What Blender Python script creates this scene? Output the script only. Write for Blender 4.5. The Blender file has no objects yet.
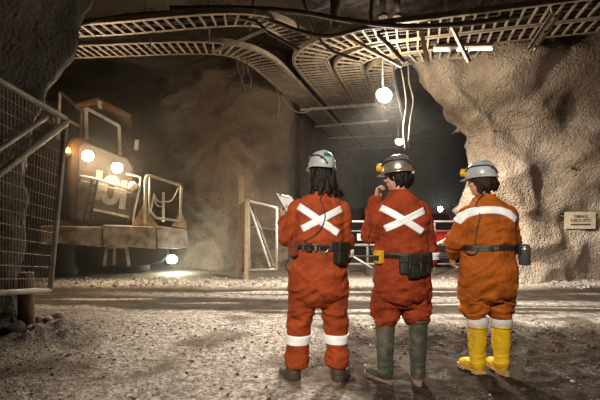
import bpy, bmesh, math, random
import numpy as np
from mathutils import Vector, Matrix, noise
from mathutils.bvhtree import BVHTree

C = bpy.context.scene.collection
scene = bpy.context.scene
PI = math.pi
R = math.radians
F = 430.0            # focal length in pixels of the 600x400 frame
CAMZ = 1.3
HY = 217.0           # pixel row of the horizon

# ------------------------------------------------------------------ camera, world, light, exposure
cam_d = bpy.data.cameras.new('camera')
cam_d.sensor_width = 36.0
cam_d.lens = F * 36.0 / 600.0
cam_d.shift_y = (HY - 200.0) / 600.0
cam_d.clip_start = 0.05
cam = bpy.data.objects.new('camera', cam_d)
cam.location = (0, 0, CAMZ)
cam.rotation_euler = (PI / 2, 0, 0)
C.objects.link(cam)
scene.camera = cam

world = bpy.data.worlds.new('world')
world.use_nodes = True
world.node_tree.nodes['Background'].inputs[0].default_value = (1.0, 0.86, 0.72, 1)
world.node_tree.nodes['Background'].inputs[1].default_value = 0.010
scene.world = world

scene.view_settings.view_transform = 'Standard'
scene.view_settings.look = 'None'
scene.view_settings.exposure = 0.0
scene.view_settings.gamma = 1.0
scene.view_settings.use_curve_mapping = False


def light(kind, name, loc, power, color, target=None, size=0.2, spot=None, blend=0.5):
    d = bpy.data.lights.new(name, kind)
    d.energy = power
    d.color = color
    if kind == 'AREA':
        d.shape = 'RECTANGLE'
        d.size = size
        d.size_y = size * 0.5
    else:
        d.shadow_soft_size = size
    if spot:
        d.spot_size = R(spot)
        d.spot_blend = blend
    o = bpy.data.objects.new(name, d)
    o.location = loc
    if target is not None:
        o.rotation_euler = (Vector(target) - Vector(loc)).to_track_quat('-Z', 'Y').to_euler()
    C.objects.link(o)
    return o


# work lamp up in the drift behind the photographer
light('SPOT', 'drift_work_light', (-0.9, -1.6, 3.9), 1750, (1.0, 0.89, 0.76), (0.75, 4.0, 0.75), 0.30, 56, 0.9)
light('SPOT', 'pillar_fill_spot', (-0.6, 4.3, 3.5), 2000, (1.0, 0.89, 0.78), (4.2, 8.4, 1.35), 0.08, 43, 1.0)  # added spot with no fixture, brightens the pillar from the left
# the bright work lamp over the junction and the lamps down the haulage drift
light('SPOT', 'junction_lamp_light', (1.38, 6.93, 3.27), 1300, (1.0, 0.93, 0.82), (1.6, 7.2, 0.0), 0.09, 145, 0.6)
light('POINT', 'junction_lamp_spill', (1.38, 6.85, 3.30), 190, (1.0, 0.84, 0.64), None, 0.09)
light('POINT', 'drift_lamp_light', (2.65, 11.35, 3.22), 18, (0.95, 1.0, 0.95), None, 0.09)
light('POINT', 'far_lamp_light', (5.5, 16.8, 1.75), 90, (0.93, 1.0, 0.93), None, 0.12)

# ------------------------------------------------------------------ helpers


def at(px, py, Y):
    """Where the ray of a pixel of the photograph reaches depth Y."""
    return Vector(((px - 300.0) * Y / F, Y, CAMZ + (HY - py) * Y / F))


def fbm(p, octaves=4, gain=0.5, lac=2.03):
    a, s, q = 1.0, 0.0, Vector(p)
    for _ in range(octaves):
        s += a * noise.noise(q)
        a *= gain
        q = q * lac + Vector((3.1, 1.7, 5.3))
    return s


def sstep(a, b, x):
    t = max(0.0, min(1.0, (x - a) / (b - a)))
    return t * t * (3 - 2 * t)


class MB:
    def __init__(self):
        self.v, self.f = [], []

    def add(self, verts, faces, M=None):
        b = len(self.v)
        if M is not None:
            verts = [M @ Vector(p) for p in verts]
        self.v += [tuple(p) for p in verts]
        self.f += [tuple(i + b for i in f) for f in faces]
        return self

    def box(self, c, s, M=None):
        x, y, z = s[0] / 2, s[1] / 2, s[2] / 2
        vs = [Vector(c) + Vector(p) for p in
              [(-x, -y, -z), (x, -y, -z), (x, y, -z), (-x, y, -z), (-x, -y, z), (x, -y, z), (x, y, z), (-x, y, z)]]
        return self.add(vs, [(0, 3, 2, 1), (4, 5, 6, 7), (0, 1, 5, 4), (1, 2, 6, 5), (2, 3, 7, 6), (3, 0, 4, 7)], M)

    def bar(self, a, b, w, h=None, up=(0, 0, 1)):
        a, b = Vector(a), Vector(b)
        h = h or w
        d = (b - a).normalized()
        u = Vector(up)
        if abs(d.dot(u)) > 0.97:
            u = Vector((1, 0, 0))
        s = d.cross(u).normalized()
        u = s.cross(d).normalized()
        vs = []
        for p in (a, b):
            for i, j in ((-1, -1), (1, -1), (1, 1), (-1, 1)):
                vs.append(p + s * (i * w / 2) + u * (j * h / 2))
        return self.add(vs, [(0, 3, 2, 1), (4, 5, 6, 7), (0, 1, 5, 4), (1, 2, 6, 5), (2, 3, 7, 6), (3, 0, 4, 7)])

    def tube(self, pts, r, n=8, cap=True):
        pts = [Vector(p) for p in pts]
        rs = r if isinstance(r, (list, tuple)) else [r] * len(pts)
        t0 = (pts[1] - pts[0]).normalized()
        ref = Vector((0, 0, 1)) if abs(t0.z) < 0.9 else Vector((1, 0, 0))
        s = t0.cross(ref).normalized()
        vs, fs = [], []
        for i, p in enumerate(pts):
            t = (pts[min(i + 1, len(pts) - 1)] - pts[max(i - 1, 0)]).normalized()
            s = (s - t * s.dot(t)).normalized()
            u = t.cross(s)
            for k in range(n):
                a = 2 * PI * k / n
                vs.append(p + (s * math.cos(a) + u * math.sin(a)) * rs[i])
        for i in range(len(pts) - 1):
            for k in range(n):
                k2 = (k + 1) % n
                fs.append((i * n + k, i * n + k2, (i + 1) * n + k2, (i + 1) * n + k))
        if cap:
            fs.append(tuple(reversed(range(n))))
            fs.append(tuple(range((len(pts) - 1) * n, len(pts) * n)))
        return self.add(vs, fs)

    def prism(self, poly, z0, z1, M=None):
        """polygon in local xy extruded from z0 to z1"""
        n = len(poly)
        vs = [(p[0], p[1], z0) for p in poly] + [(p[0], p[1], z1) for p in poly]
        fs = [tuple(reversed(range(n))), tuple(range(n, 2 * n))]
        fs += [(i, (i + 1) % n, n + (i + 1) % n, n + i) for i in range(n)]
        return self.add(vs, fs, M)

    def rings(self, rings, cap=True):
        n = len(rings[0])
        vs = [p for r in rings for p in r]
        fs = []
        for i in range(len(rings) - 1):
            for k in range(n):
                k2 = (k + 1) % n
                fs.append((i * n + k, i * n + k2, (i + 1) * n + k2, (i + 1) * n + k))
        if cap:
            fs.append(tuple(reversed(range(n))))
            fs.append(tuple(range((len(rings) - 1) * n, len(rings) * n)))
        return self.add(vs, fs)

    def lathe(self, prof, n=24, M=None):
        """prof: list of (radius, height) round local z"""
        vs, fs = [], []
        for r, z in prof:
            for k in range(n):
                a = 2 * PI * k / n
                vs.append((r * math.cos(a), r * math.sin(a), z))
        for i in range(len(prof) - 1):
            for k in range(n):
                k2 = (k + 1) % n
                fs.append((i * n + k, i * n + k2, (i + 1) * n + k2, (i + 1) * n + k))
        fs.append(tuple(reversed(range(n))))
        fs.append(tuple(range((len(prof) - 1) * n, len(prof) * n)))
        return self.add(vs, fs, M)

    def ball(self, c, r, M=None, nu=16, nv=10):
        r = (r, r, r) if not isinstance(r, (tuple, list)) else r
        vs, fs = [], []
        for j in range(1, nv):
            t = PI * j / nv
            for k in range(nu):
                a = 2 * PI * k / nu
                vs.append(Vector((c[0] + r[0] * math.sin(t) * math.cos(a), c[1] + r[1] * math.sin(t) * math.sin(a), c[2] - r[2] * math.cos(t))))
        for j in range(nv - 2):
            for k in range(nu):
                k2 = (k + 1) % nu
                fs.append((j * nu + k, j * nu + k2, (j + 1) * nu + k2, (j + 1) * nu + k))
        b = len(vs)
        vs += [Vector((c[0], c[1], c[2] - r[2])), Vector((c[0], c[1], c[2] + r[2]))]
        for k in range(nu):
            k2 = (k + 1) % nu
            fs.append((b, k2, k))
            fs.append((b + 1, (nv - 2) * nu + k, (nv - 2) * nu + k2))
        return self.add(vs, fs, M)

    def build(self, name, m, parent=None, smooth=False, bevel=0.0):
        me = bpy.data.meshes.new(name)
        me.from_pydata(self.v, [], self.f)
        me.update()
        bm = bmesh.new()
        bm.from_mesh(me)
        bmesh.ops.recalc_face_normals(bm, faces=bm.faces)
        bm.to_mesh(me)
        bm.free()
        o = bpy.data.objects.new(name, me)
        C.objects.link(o)
        me.materials.append(m)
        if smooth:
            me.polygons.foreach_set('use_smooth', [True] * len(me.polygons))
        if bevel:
            b = o.modifiers.new('bevel', 'BEVEL')
            b.width = bevel
            b.segments = 2
            b.limit_method = 'ANGLE'
        if parent is not None:
            o.parent = parent
        return o


def tag(o, label=None, cat=None, group=None, kind=None):
    if label:
        o['label'] = label
    if cat:
        o['category'] = cat
    if group:
        o['group'] = group
    if kind:
        o['kind'] = kind
    return o


def empty(name, loc=(0, 0, 0), rz=0.0):
    o = bpy.data.objects.new(name, None)
    o.location = loc
    o.rotation_euler = (0, 0, rz)
    o.empty_display_size = 0.1
    C.objects.link(o)
    return o


def copy_tree(o, parent=None):
    c = o.copy()
    C.objects.link(c)
    if parent is not None:
        c.parent = parent
    for ch in list(o.children):
        copy_tree(ch, c)
    return c


def catmull(pts, n=8):
    pts = [Vector(p) for p in pts]
    P = [pts[0] * 2 - pts[1]] + pts + [pts[-1] * 2 - pts[-2]]
    out = []
    for i in range(1, len(P) - 2):
        a, b, c, d = P[i - 1], P[i], P[i + 1], P[i + 2]
        for k in range(n):
            t = k / n
            out.append(0.5 * (2 * b + (c - a) * t + (2 * a - 5 * b + 4 * c - d) * t * t + (3 * b - a - 3 * c + d) * t ** 3))
    out.append(pts[-1])
    return out


# ------------------------------------------------------------------ materials
def mat(name, col, rough=0.7, metal=0.0, bump=0.0, bscale=40.0, var=0.0, vscale=6.0, col2=None, vlo=0.35, vhi=0.65,
        emit=None, estr=0.0, bdist=0.01, spec=0.5, rvar=0.0, bdetail=4.0):
    m = bpy.data.materials.new(name)
    m.use_nodes = True
    nt = m.node_tree
    b = nt.nodes['Principled BSDF']
    b.inputs['Base Color'].default_value = (*col, 1)
    b.inputs['Roughness'].default_value = rough
    b.inputs['Metallic'].default_value = metal
    b.inputs['Specular IOR Level'].default_value = spec
    tc = nt.nodes.new('ShaderNodeTexCoord')
    if col2 is None and var > 0:
        col2 = tuple(c * (1 - var) for c in col)
    if col2 is not None:
        n = nt.nodes.new('ShaderNodeTexNoise')
        n.inputs['Scale'].default_value = vscale
        n.inputs['Detail'].default_value = 6
        n.inputs['Roughness'].default_value = 0.65
        nt.links.new(tc.outputs['Object'], n.inputs['Vector'])
        mr = nt.nodes.new('ShaderNodeMapRange')
        mr.inputs[1].default_value = vlo
        mr.inputs[2].default_value = vhi
        nt.links.new(n.outputs['Fac'], mr.inputs[0])
        mx = nt.nodes.new('ShaderNodeMix')
        mx.data_type = 'RGBA'
        mx.inputs[6].default_value = (*col, 1)
        mx.inputs[7].default_value = (*col2, 1)
        nt.links.new(mr.outputs[0], mx.inputs[0])
        nt.links.new(mx.outputs[2], b.inputs['Base Color'])
        if rvar:
            ma = nt.nodes.new('ShaderNodeMapRange')
            ma.inputs[3].default_value = rough - rvar
            ma.inputs[4].default_value = rough + rvar
            nt.links.new(n.outputs['Fac'], ma.inputs[0])
            nt.links.new(ma.outputs[0], b.inputs['Roughness'])
    if bump > 0:
        n2 = nt.nodes.new('ShaderNodeTexNoise')
        n2.inputs['Scale'].default_value = bscale
        n2.inputs['Detail'].default_value = bdetail
        nt.links.new(tc.outputs['Object'], n2.inputs['Vector'])
        bp = nt.nodes.new('ShaderNodeBump')
        bp.inputs['Strength'].default_value = bump
        bp.inputs['Distance'].default_value = bdist
        nt.links.new(n2.outputs['Fac'], bp.inputs['Height'])
        nt.links.new(bp.outputs[0], b.inputs['Normal'])
    if emit:
        b.inputs['Emission Color'].default_value = (*emit, 1)
        b.inputs['Emission Strength'].default_value = estr
    return m


def rock_mat(name, c1, c2, c3, lumps=7.0, fine=26.0, dist=0.05, rough=0.85):
    m = bpy.data.materials.new(name)
    m.use_nodes = True
    nt = m.node_tree
    L = nt.links.new
    b = nt.nodes['Principled BSDF']
    b.inputs['Roughness'].default_value = rough
    b.inputs['Specular IOR Level'].default_value = 0.3
    tc = nt.nodes.new('ShaderNodeTexCoord')

    def nz(scale, detail, r=0.6):
        n = nt.nodes.new('ShaderNodeTexNoise')
        n.inputs['Scale'].default_value = scale
        n.inputs['Detail'].default_value = detail
        n.inputs['Roughness'].default_value = r
        L(tc.outputs['Object'], n.inputs['Vector'])
        return n
    n1, n2, n3 = nz(0.9, 6), nz(lumps, 4), nz(fine, 3)
    vo = nt.nodes.new('ShaderNodeTexVoronoi')
    vo.inputs['Scale'].default_value = fine * 0.8
    L(tc.outputs['Object'], vo.inputs['Vector'])
    r = nt.nodes.new('ShaderNodeValToRGB')
    e = r.color_ramp.elements
    e[0].position, e[0].color = 0.33, (*c1, 1)
    e[1].position, e[1].color = 0.68, (*c3, 1)
    x = e.new(0.5)
    x.color = (*c2, 1)
    L(n1.outputs['Fac'], r.inputs[0])
    L(r.outputs[0], b.inputs['Base Color'])
    a1 = nt.nodes.new('ShaderNodeMath')
    a1.operation = 'MULTIPLY_ADD'
    a1.inputs[1].default_value = 0.6
    L(n3.outputs['Fac'], a1.inputs[0])
    L(n2.outputs['Fac'], a1.inputs[2])
    a2 = nt.nodes.new('ShaderNodeMath')
    a2.operation = 'MULTIPLY_ADD'
    a2.inputs[1].default_value = -0.34
    L(vo.outputs['Distance'], a2.inputs[0])
    L(a1.outputs[0], a2.inputs[2])
    bp = nt.nodes.new('ShaderNodeBump')
    bp.inputs['Strength'].default_value = 1.0
    bp.inputs['Distance'].default_value = dist
    L(a2.outputs[0], bp.inputs['Height'])
    L(bp.outputs[0], b.inputs['Normal'])
    return m


M = {}
M['shotcrete'] = rock_mat('shotcrete', (0.20, 0.145, 0.10), (0.34, 0.27, 0.20), (0.46, 0.385, 0.31), 4.5, 30, 0.075)
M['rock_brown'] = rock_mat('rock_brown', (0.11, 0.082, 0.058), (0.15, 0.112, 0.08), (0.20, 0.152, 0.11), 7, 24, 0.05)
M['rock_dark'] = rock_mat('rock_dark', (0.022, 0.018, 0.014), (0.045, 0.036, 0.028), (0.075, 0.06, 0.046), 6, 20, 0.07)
M['galv'] = mat('galvanised_steel', (0.42, 0.37, 0.31), 0.5, 0.5, 0.2, 60, 0.45, 5)
M['tray'] = mat('tray_steel', (0.36, 0.29, 0.21), 0.55, 0.25, 0.1, 60, 0.45, 4)
M['steel_dark'] = mat('dark_steel', (0.10, 0.085, 0.07), 0.55, 0.4, 0.3, 50, 0.4, 8)
M['rust'] = mat('rusty_steel', (0.19, 0.12, 0.07), 0.75, 0.2, 0.5, 40, 0.5, 6)
M['cable'] = mat('cable_rubber', (0.022, 0.020, 0.018), 0.5)
M['hose'] = mat('dusty_hose', (0.12, 0.095, 0.072), 0.65, 0, 0.2, 60, 0.4, 8)
M['timber'] = mat('weathered_timber', (0.48, 0.35, 0.21), 0.8, 0, 0.4, 70, 0.35, 14)
M['white_paint'] = mat('white_paint', (0.66, 0.62, 0.55), 0.5, 0, 0.2, 50, 0.4, 9)
M['lamp_white'] = mat('lamp_glow', (0.9, 0.9, 0.85), 0.3, emit=(1.0, 0.96, 0.86), estr=90)
M['lamp_warm'] = mat('headlamp_glow', (0.9, 0.85, 0.7), 0.3, emit=(1.0, 0.66, 0.30), estr=60)
M['lamp_amber'] = mat('beacon_glow', (0.9, 0.45, 0.08), 0.3, emit=(1.0, 0.32, 0.04), estr=14)
M['lamp_cool'] = mat('cool_lamp_glow', (0.9, 0.9, 0.85), 0.3, emit=(0.93, 1.0, 0.9), estr=45)
M['tube_glow'] = mat('tube_glow', (0.9, 0.9, 0.85), 0.3, emit=(1.0, 0.95, 0.85), estr=5)
M['black'] = mat('black_plastic', (0.018, 0.017, 0.016), 0.45, 0, 0.2, 60)
M['leather'] = mat('black_leather', (0.025, 0.021, 0.018), 0.5, 0, 0.4, 90, 0.5, 12)
M['chrome'] = mat('bare_metal', (0.6, 0.57, 0.53), 0.3, 0.9)
M['haz'] = None

# ------------------------------------------------------------------ ground
rnd = random.Random(11)


def edge_y(x):
    """near edge of the haul road"""
    return 5.55 - 0.16 * x if x < 0.2 else 5.52 + 0.02 * x


def road_far(x):
    return 7.85 + 0.10 * math.sin(x * 1.3) + 0.12 * noise.noise(Vector((x * 1.4, 2.2, 0.4)))


def floor_h(x, y):
    n = noise.noise
    e = edge_y(x) + 0.12 * n(Vector((x * 2.1, 0.3, 1.1)))
    near = 1 - sstep(e - 0.15, e + 0.12, y)
    h = 0.0
    rough = 0.020 * n(Vector((x * 1.7, y * 1.7, 0.2))) + 0.012 * n(Vector((x * 5.5, y * 5.5, 3.2))) \
        + 0.010 * n(Vector((x * 15, y * 15, 7.1))) + 0.005 * n(Vector((x * 34, y * 34, 1.1)))
    mud = sstep(0.55, 1.5, x + 0.5 * n(Vector((x * 1.1, y * 1.1, 9.0)))) * near
    lump = abs(n(Vector((x * 6.0 + 0.6 * n(Vector((x * 3, y * 3, 2))), y * 6.0, 4.2))))
    h += near * rough + mud * (0.055 * lump - 0.014)
    # boot and wheel churned band on the right
    h += near * 0.02 * n(Vector((x * 3.0, y * 9.0, 8.2))) * sstep(0.2, 1.4, x)
    road = (1 - near) * (1 - sstep(road_far(x) - 0.1, road_far(x) + 0.1, y))
    h += road * (-0.015 + 0.006 * n(Vector((x * 2.2, y * 5.5, 4.4))) + 0.004 * n(Vector((x * 14, y * 14, 2.4))))
    # windrow of pale crushed rock along the far side of the road
    by = y - road_far(x)
    w = sstep(0.0, 0.25, by) * (1 - sstep(0.5, 1.0, by))
    gap = 1 - 0.8 * sstep(-0.2, 0.6, x) * (1 - sstep(2.6, 3.2, x))
    h += w * gap * (0.03 + 0.06 * abs(n(Vector((x * 6, y * 6, 3.3)))) + 0.04 * n(Vector((x * 14, y * 14, 6.1))))
    # small bank at the foot of the left gate
    d = math.hypot((x + 2.75) / 0.7, (y - 4.75) / 0.5)
    h += 0.10 * (1 - sstep(0.2, 1.0, d)) * (1 + 0.8 * n(Vector((x * 9, y * 9, 1.4))))
    return h


def axis(segs):
    out = []
    for a, b, s in segs:
        k = max(1, round((b - a) / s))
        out += [a + (b - a) * i / k for i in range(k)]
    out.append(segs[-1][1])
    return out


def build_floor():
    xs = axis([(-14, -5, 0.3), (-5, -3.4, 0.08), (-3.4, 3.6, 0.03), (3.6, 7, 0.07), (7, 16, 0.4)])
    ys = axis([(-6, 1.6, 0.3), (1.6, 5.8, 0.03), (5.8, 9.6, 0.05), (9.6, 13, 0.2), (13, 30, 0.6)])
    nx, ny = len(xs), len(ys)
    v, salt, mud, road = [], [], [], []
    n = noise.noise
    for y in ys:
        for x in xs:
            v.append((x, y, floor_h(x, y)))
            e = edge_y(x) + 0.15 * n(Vector((x * 2.1, 0.3, 1.1)))
            near = 1 - sstep(e - 0.12, e + 0.05, y)
            rf = road_far(x)
            rd = (1 - near) * (1 - sstep(rf - 0.08, rf + 0.06, y))
            md = sstep(0.40, 1.1, x + 0.75 * fbm((x * 0.9, y * 0.9, 9.0), 3)) * sstep(5.3, 4.7, y + 0.5 * n(Vector((x, y, 4.4)))) * near
            md = max(md, near * 0.8 * sstep(3.15, 2.75, y + 0.3 * n(Vector((x * 2, y * 2, 1)))) * sstep(-0.3, 0.8, x))
            s = near * sstep(-0.35, 0.35, fbm((x * 1.3, y * 1.3, 5.5), 4) + 0.22 - 0.14 * x) * (1 - md)
            s *= 1 - 0.8 * sstep(-1.8, -3.2, x + 0.4 * n(Vector((x, y, 7.7))))
            by = y - rf
            bw = sstep(0.0, 0.2, by) * (1 - sstep(0.9, 1.4, by))
            s = max(s, bw * 0.95)
            # pale streaks running lengthwise along the road
            st = rd * max(sstep(0.15, 0.5, fbm((x * 0.30, y * 3.4, 2.6), 3) - 0.02),
                          0.7 * sstep(0.22, 0.05, abs(y - (e + 0.12))),
                          0.6 * sstep(0.28, 0.08, abs(y - 7.05 + 0.12 * x + 0.15 * n(Vector((x, 1, 1))))) * sstep(-4.5, -1.5, x))
            s = max(s, 0.8 * st)
            salt.append(s)
            mud.append(md)
            road.append(rd)
    f = [(j * nx + i, j * nx + i + 1, (j + 1) * nx + i + 1, (j + 1) * nx + i) for j in range(ny - 1) for i in range(nx - 1)]
    me = bpy.data.meshes.new('floor')
    me.from_pydata(v, [], f)
    for nm, arr in (('salt', salt), ('mud', mud), ('road', road)):
        a = me.attributes.new(nm, 'FLOAT', 'POINT')
        a.data.foreach_set('value', arr)
    me.polygons.foreach_set('use_smooth', [True] * len(me.polygons))
    o = bpy.data.objects.new('floor', me)
    C.objects.link(o)
    o['kind'] = 'structure'
    m = bpy.data.materials.new('ground')
    m.use_nodes = True
    nt = m.node_tree
    L = nt.links.new
    b = nt.nodes['Principled BSDF']
    tc = nt.nodes.new('ShaderNodeTexCoord')

    def attr(nm):
        a = nt.nodes.new('ShaderNodeAttribute')
        a.attribute_name = nm
        return a.outputs['Fac']

    def nz(s, d=6, r=0.65):
        q = nt.nodes.new('ShaderNodeTexNoise')
        q.inputs['Scale'].default_value = s
        q.inputs['Detail'].default_value = d
        q.inputs['Roughness'].default_value = r
        L(tc.outputs['Object'], q.inputs['Vector'])
        return q.outputs['Fac']

    def mr(x, a, bb, c=0.0, d=1.0):
        q = nt.nodes.new('ShaderNodeMapRange')
        for i, t in ((1, a), (2, bb), (3, c), (4, d)):
            q.inputs[i].default_value = t
        L(x, q.inputs[0])
        return q.outputs[0]

    def mix(fac, A, B):
        q = nt.nodes.new('ShaderNodeMix')
        q.data_type = 'RGBA'
        L(fac, q.inputs[0])
        for i, t in ((6, A), (7, B)):
            if isinstance(t, tuple):
                q.inputs[i].default_value = (*t, 1)
            else:
                L(t, q.inputs[i])
        return q.outputs[2]

    def mul(a, bb):
        q = nt.nodes.new('ShaderNodeMath')
        q.operation = 'MULTIPLY'
        for i, t in ((0, a), (1, bb)):
            if isinstance(t, float):
                q.inputs[i].default_value = t
            else:
                L(t, q.inputs[i])
        return q.outputs[0]
    base = mix(mr(nz(9), 0.35, 0.65), (0.12, 0.092, 0.070), (0.23, 0.185, 0.145))
    roadc = mix(mr(nz(3.5), 0.35, 0.65), (0.030, 0.022, 0.016), (0.075, 0.060, 0.045))
    saltc = mix(mr(nz(30), 0.40, 0.62), (0.86, 0.80, 0.72), (0.34, 0.28, 0.23))
    mudc = mix(mr(nz(7), 0.38, 0.62), (0.022, 0.016, 0.011), (0.085, 0.060, 0.043))
    c = mix(attr('road'), base, roadc)
    patch = mr(nz(14, 8, 0.75), 0.36, 0.56)
    c = mix(mul(attr('salt'), patch), c, saltc)
    c = mix(attr('mud'), c, mudc)
    L(c, b.inputs['Base Color'])
    wet = mul(attr('mud'), mr(nz(2.6, 3), 0.54, 0.64))
    L(mr(wet, 0, 1, 0.9, 0.32), b.inputs['Roughness'])
    L(mr(wet, 0, 1, 0.10, 0.45), b.inputs['Specular IOR Level'])
    vo = nt.nodes.new('ShaderNodeTexVoronoi')
    vo.inputs['Scale'].default_value = 42
    L(tc.outputs['Object'], vo.inputs['Vector'])
    ad = nt.nodes.new('ShaderNodeMath')
    ad.operation = 'MULTIPLY_ADD'
    ad.inputs[1].default_value = -0.45
    L(vo.outputs['Distance'], ad.inputs[0])
    L(nz(28, 6, 0.7), ad.inputs[2])
    bp = nt.nodes.new('ShaderNodeBump')
    bp.inputs['Distance'].default_value = 0.035
    L(mr(attr('road'), 0, 1, 1.0, 0.22), bp.inputs['Strength'])
    L(ad.outputs[0], bp.inputs['Height'])
    L(bp.outputs[0], b.inputs['Normal'])
    me.materials.append(m)
    return o


build_floor()


# ------------------------------------------------------------------ rock walls and roof
def rock_wall(name, plan, z0, z1, nz, prof, amp, m, seed, n=14, detail=1.0, step=0.09):
    """A rock face over a plan curve; prof(t, z) gives a plan offset (dx, dy); t is 0..1 along the curve."""
    dense = catmull([(p[0], p[1], 0) for p in plan], 24)
    pts, acc = [dense[0]], 0.0
    for a, b in zip(dense, dense[1:]):
        acc += (b - a).length
        if acc >= step:
            pts.append(b)
            acc = 0.0
    nu = len(pts)
    v = []
    off = Vector((seed * 7.3, seed * 3.1, seed * 1.7))
    for i, p in enumerate(pts):
        t = pts[min(i + 1, nu - 1)] - pts[max(i - 1, 0)]
        nrm = Vector((t.y, -t.x, 0)).normalized()       # points to the right of the walking direction
        for k in range(nz):
            z = z0 + (z1 - z0) * k / (nz - 1)
            dx, dy = prof(i / (nu - 1), z)
            q = Vector((p.x + dx, p.y + dy, z))
            s = q + off
            d = amp[0] * noise.noise(s * 0.55) + amp[1] * noise.noise(s * 1.25 + Vector((0, 0, 4))) \
                - amp[2] * abs(noise.noise(s * 2.3)) + amp[3] * fbm(s * 4.6, 4)
            q += nrm * d + Vector((0, 0, 0.15 * noise.noise(s * 0.9 + Vector((9, 0, 0)))))
            v.append(q)
    f = [(i * nz + k, (i + 1) * nz + k, (i + 1) * nz + k + 1, i * nz + k + 1) for i in range(nu - 1) for k in range(nz - 1)]
    mb = MB()
    mb.v, mb.f = [tuple(p) for p in v], f
    o = mb.build(name, m, None, True)
    o['kind'] = 'structure'
    return o


def interp(tab, x):
    if x <= tab[0][0]:
        return tab[0][1]
    for (a, fa), (b, fb) in zip(tab, tab[1:]):
        if x <= b:
            return fa + (fb - fa) * (x - a) / (b - a)
    return tab[-1][1]


PILLAR_EDGE = [(0, 0.05), (1.6, 0.0), (2.45, -0.12), (3.0, -0.24), (3.25, -0.45), (3.5, -0.78), (3.7, -1.0), (4.0, -1.12), (4.4, -1.2), (5.4, -1.6)]


def pillar_prof(t, z):
    edge = interp(PILLAR_EDGE, z)
    w = math.exp(-((t - 0.50) / 0.17) ** 2)
    lean = -0.10 * max(0, z - 1.0) - 0.35 * sstep(3.2, 4.4, z)
    return edge * w, lean * sstep(0.42, 0.6, t) + 0.12 * sstep(1.0, 0.0, z) * -1


rock_wall('wall_right', [(12.0, 21.0), (8.0, 14.5), (5.6, 11.2), (4.1, 9.6), (3.42, 8.95), (3.55, 8.5), (4.3, 8.35), (5.5, 8.45), (6.6, 8.3), (7.4, 7.4), (8.6, 6.6), (11.5, 6.0)][::-1][::-1],
          -0.3, 5.5, 120, pillar_prof, (0.28, 0.36, 0.20, 0.040), M['shotcrete'], 2.0, step=0.06)


def left_prof(t, z):
    return 0.0, -0.06 * z - 0.25 * sstep(3.2, 4.8, z)


rock_wall('wall_back', [(-12.5, 3.0), (-10.5, 8.0), (-8.8, 11.2), (-7.4, 14.0), (-5.6, 13.6), (-4.3, 12.3), (-3.3, 11.25), (-2.5, 10.6), (-1.6, 10.15), (-0.8, 9.95), (-0.3, 10.3), (-0.15, 11.5), (0.5, 14.5), (3.2, 21.5)],
          -0.3, 5.5, 110, left_prof, (0.22, 0.20, 0.16, 0.045), M['rock_brown'], 5.0, step=0.07)


def near_prof(t, z):
    return 0.80 * sstep(2.0, 4.2, z) + 0.12 * max(0, z - 3.6), 0.0


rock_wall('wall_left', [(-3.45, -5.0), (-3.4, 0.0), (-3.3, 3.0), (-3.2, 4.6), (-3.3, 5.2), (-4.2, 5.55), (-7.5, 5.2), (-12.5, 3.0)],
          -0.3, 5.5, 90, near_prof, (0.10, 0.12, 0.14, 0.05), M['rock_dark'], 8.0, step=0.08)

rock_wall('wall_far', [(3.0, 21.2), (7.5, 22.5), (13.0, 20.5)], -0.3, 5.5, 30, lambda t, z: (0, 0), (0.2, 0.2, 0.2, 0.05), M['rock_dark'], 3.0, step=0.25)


def build_ceiling():
    xs = axis([(-13, 14, 0.16)])
    ys = axis([(-6, 10, 0.16), (10, 23, 0.3)])
    nx = len(xs)
    v = []
    for y in ys:
        for x in xs:
            s = Vector((x, y, 12.0))
            z = 4.95 + 0.28 * noise.noise(s * 0.5) + 0.2 * noise.noise(s * 1.2) + 0.08 * fbm(s * 3.5, 3)
            v.append((x, y, z))
    f = [(j * nx + i, (j + 1) * nx + i, (j + 1) * nx + i + 1, j * nx + i + 1) for j in range(len(ys) - 1) for i in range(nx - 1)]
    mb = MB()
    mb.v, mb.f = v, f
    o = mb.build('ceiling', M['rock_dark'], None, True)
    o['kind'] = 'structure'


build_ceiling()

# dust hanging in the lamp light (volumes only)
def haze(c, size, dens, label):
    o = MB().box(c, size).build('dust_haze', bpy.data.materials.new('haze'))
    m = o.data.materials[0]
    m.use_nodes = True
    m.node_tree.nodes.remove(m.node_tree.nodes['Principled BSDF'])
    v = m.node_tree.nodes.new('ShaderNodeVolumeScatter')
    v.inputs['Density'].default_value = dens
    v.inputs['Anisotropy'].default_value = 0.3
    v.inputs['Color'].default_value = (0.95, 0.9, 0.82, 1)
    m.node_tree.links.new(v.outputs[0], m.node_tree.nodes['Material Output'].inputs['Volume'])
    tag(o, label, 'haze', kind='stuff')


haze((-3.9, 10.4, 2.2), (7.6, 6.4, 4.3), 0.012, 'warm dusty haze hanging round the mining machine and its headlights')
haze((4.4, 16.8, 2.2), (8.0, 7.6, 4.3), 0.007, 'grey haze far down the drift round the distant floodlight')
haze((1.3, 8.2, 2.9), (2.6, 3.4, 2.9), 0.005, 'thin dusty haze round the bright work lamp of the junction')

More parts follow.
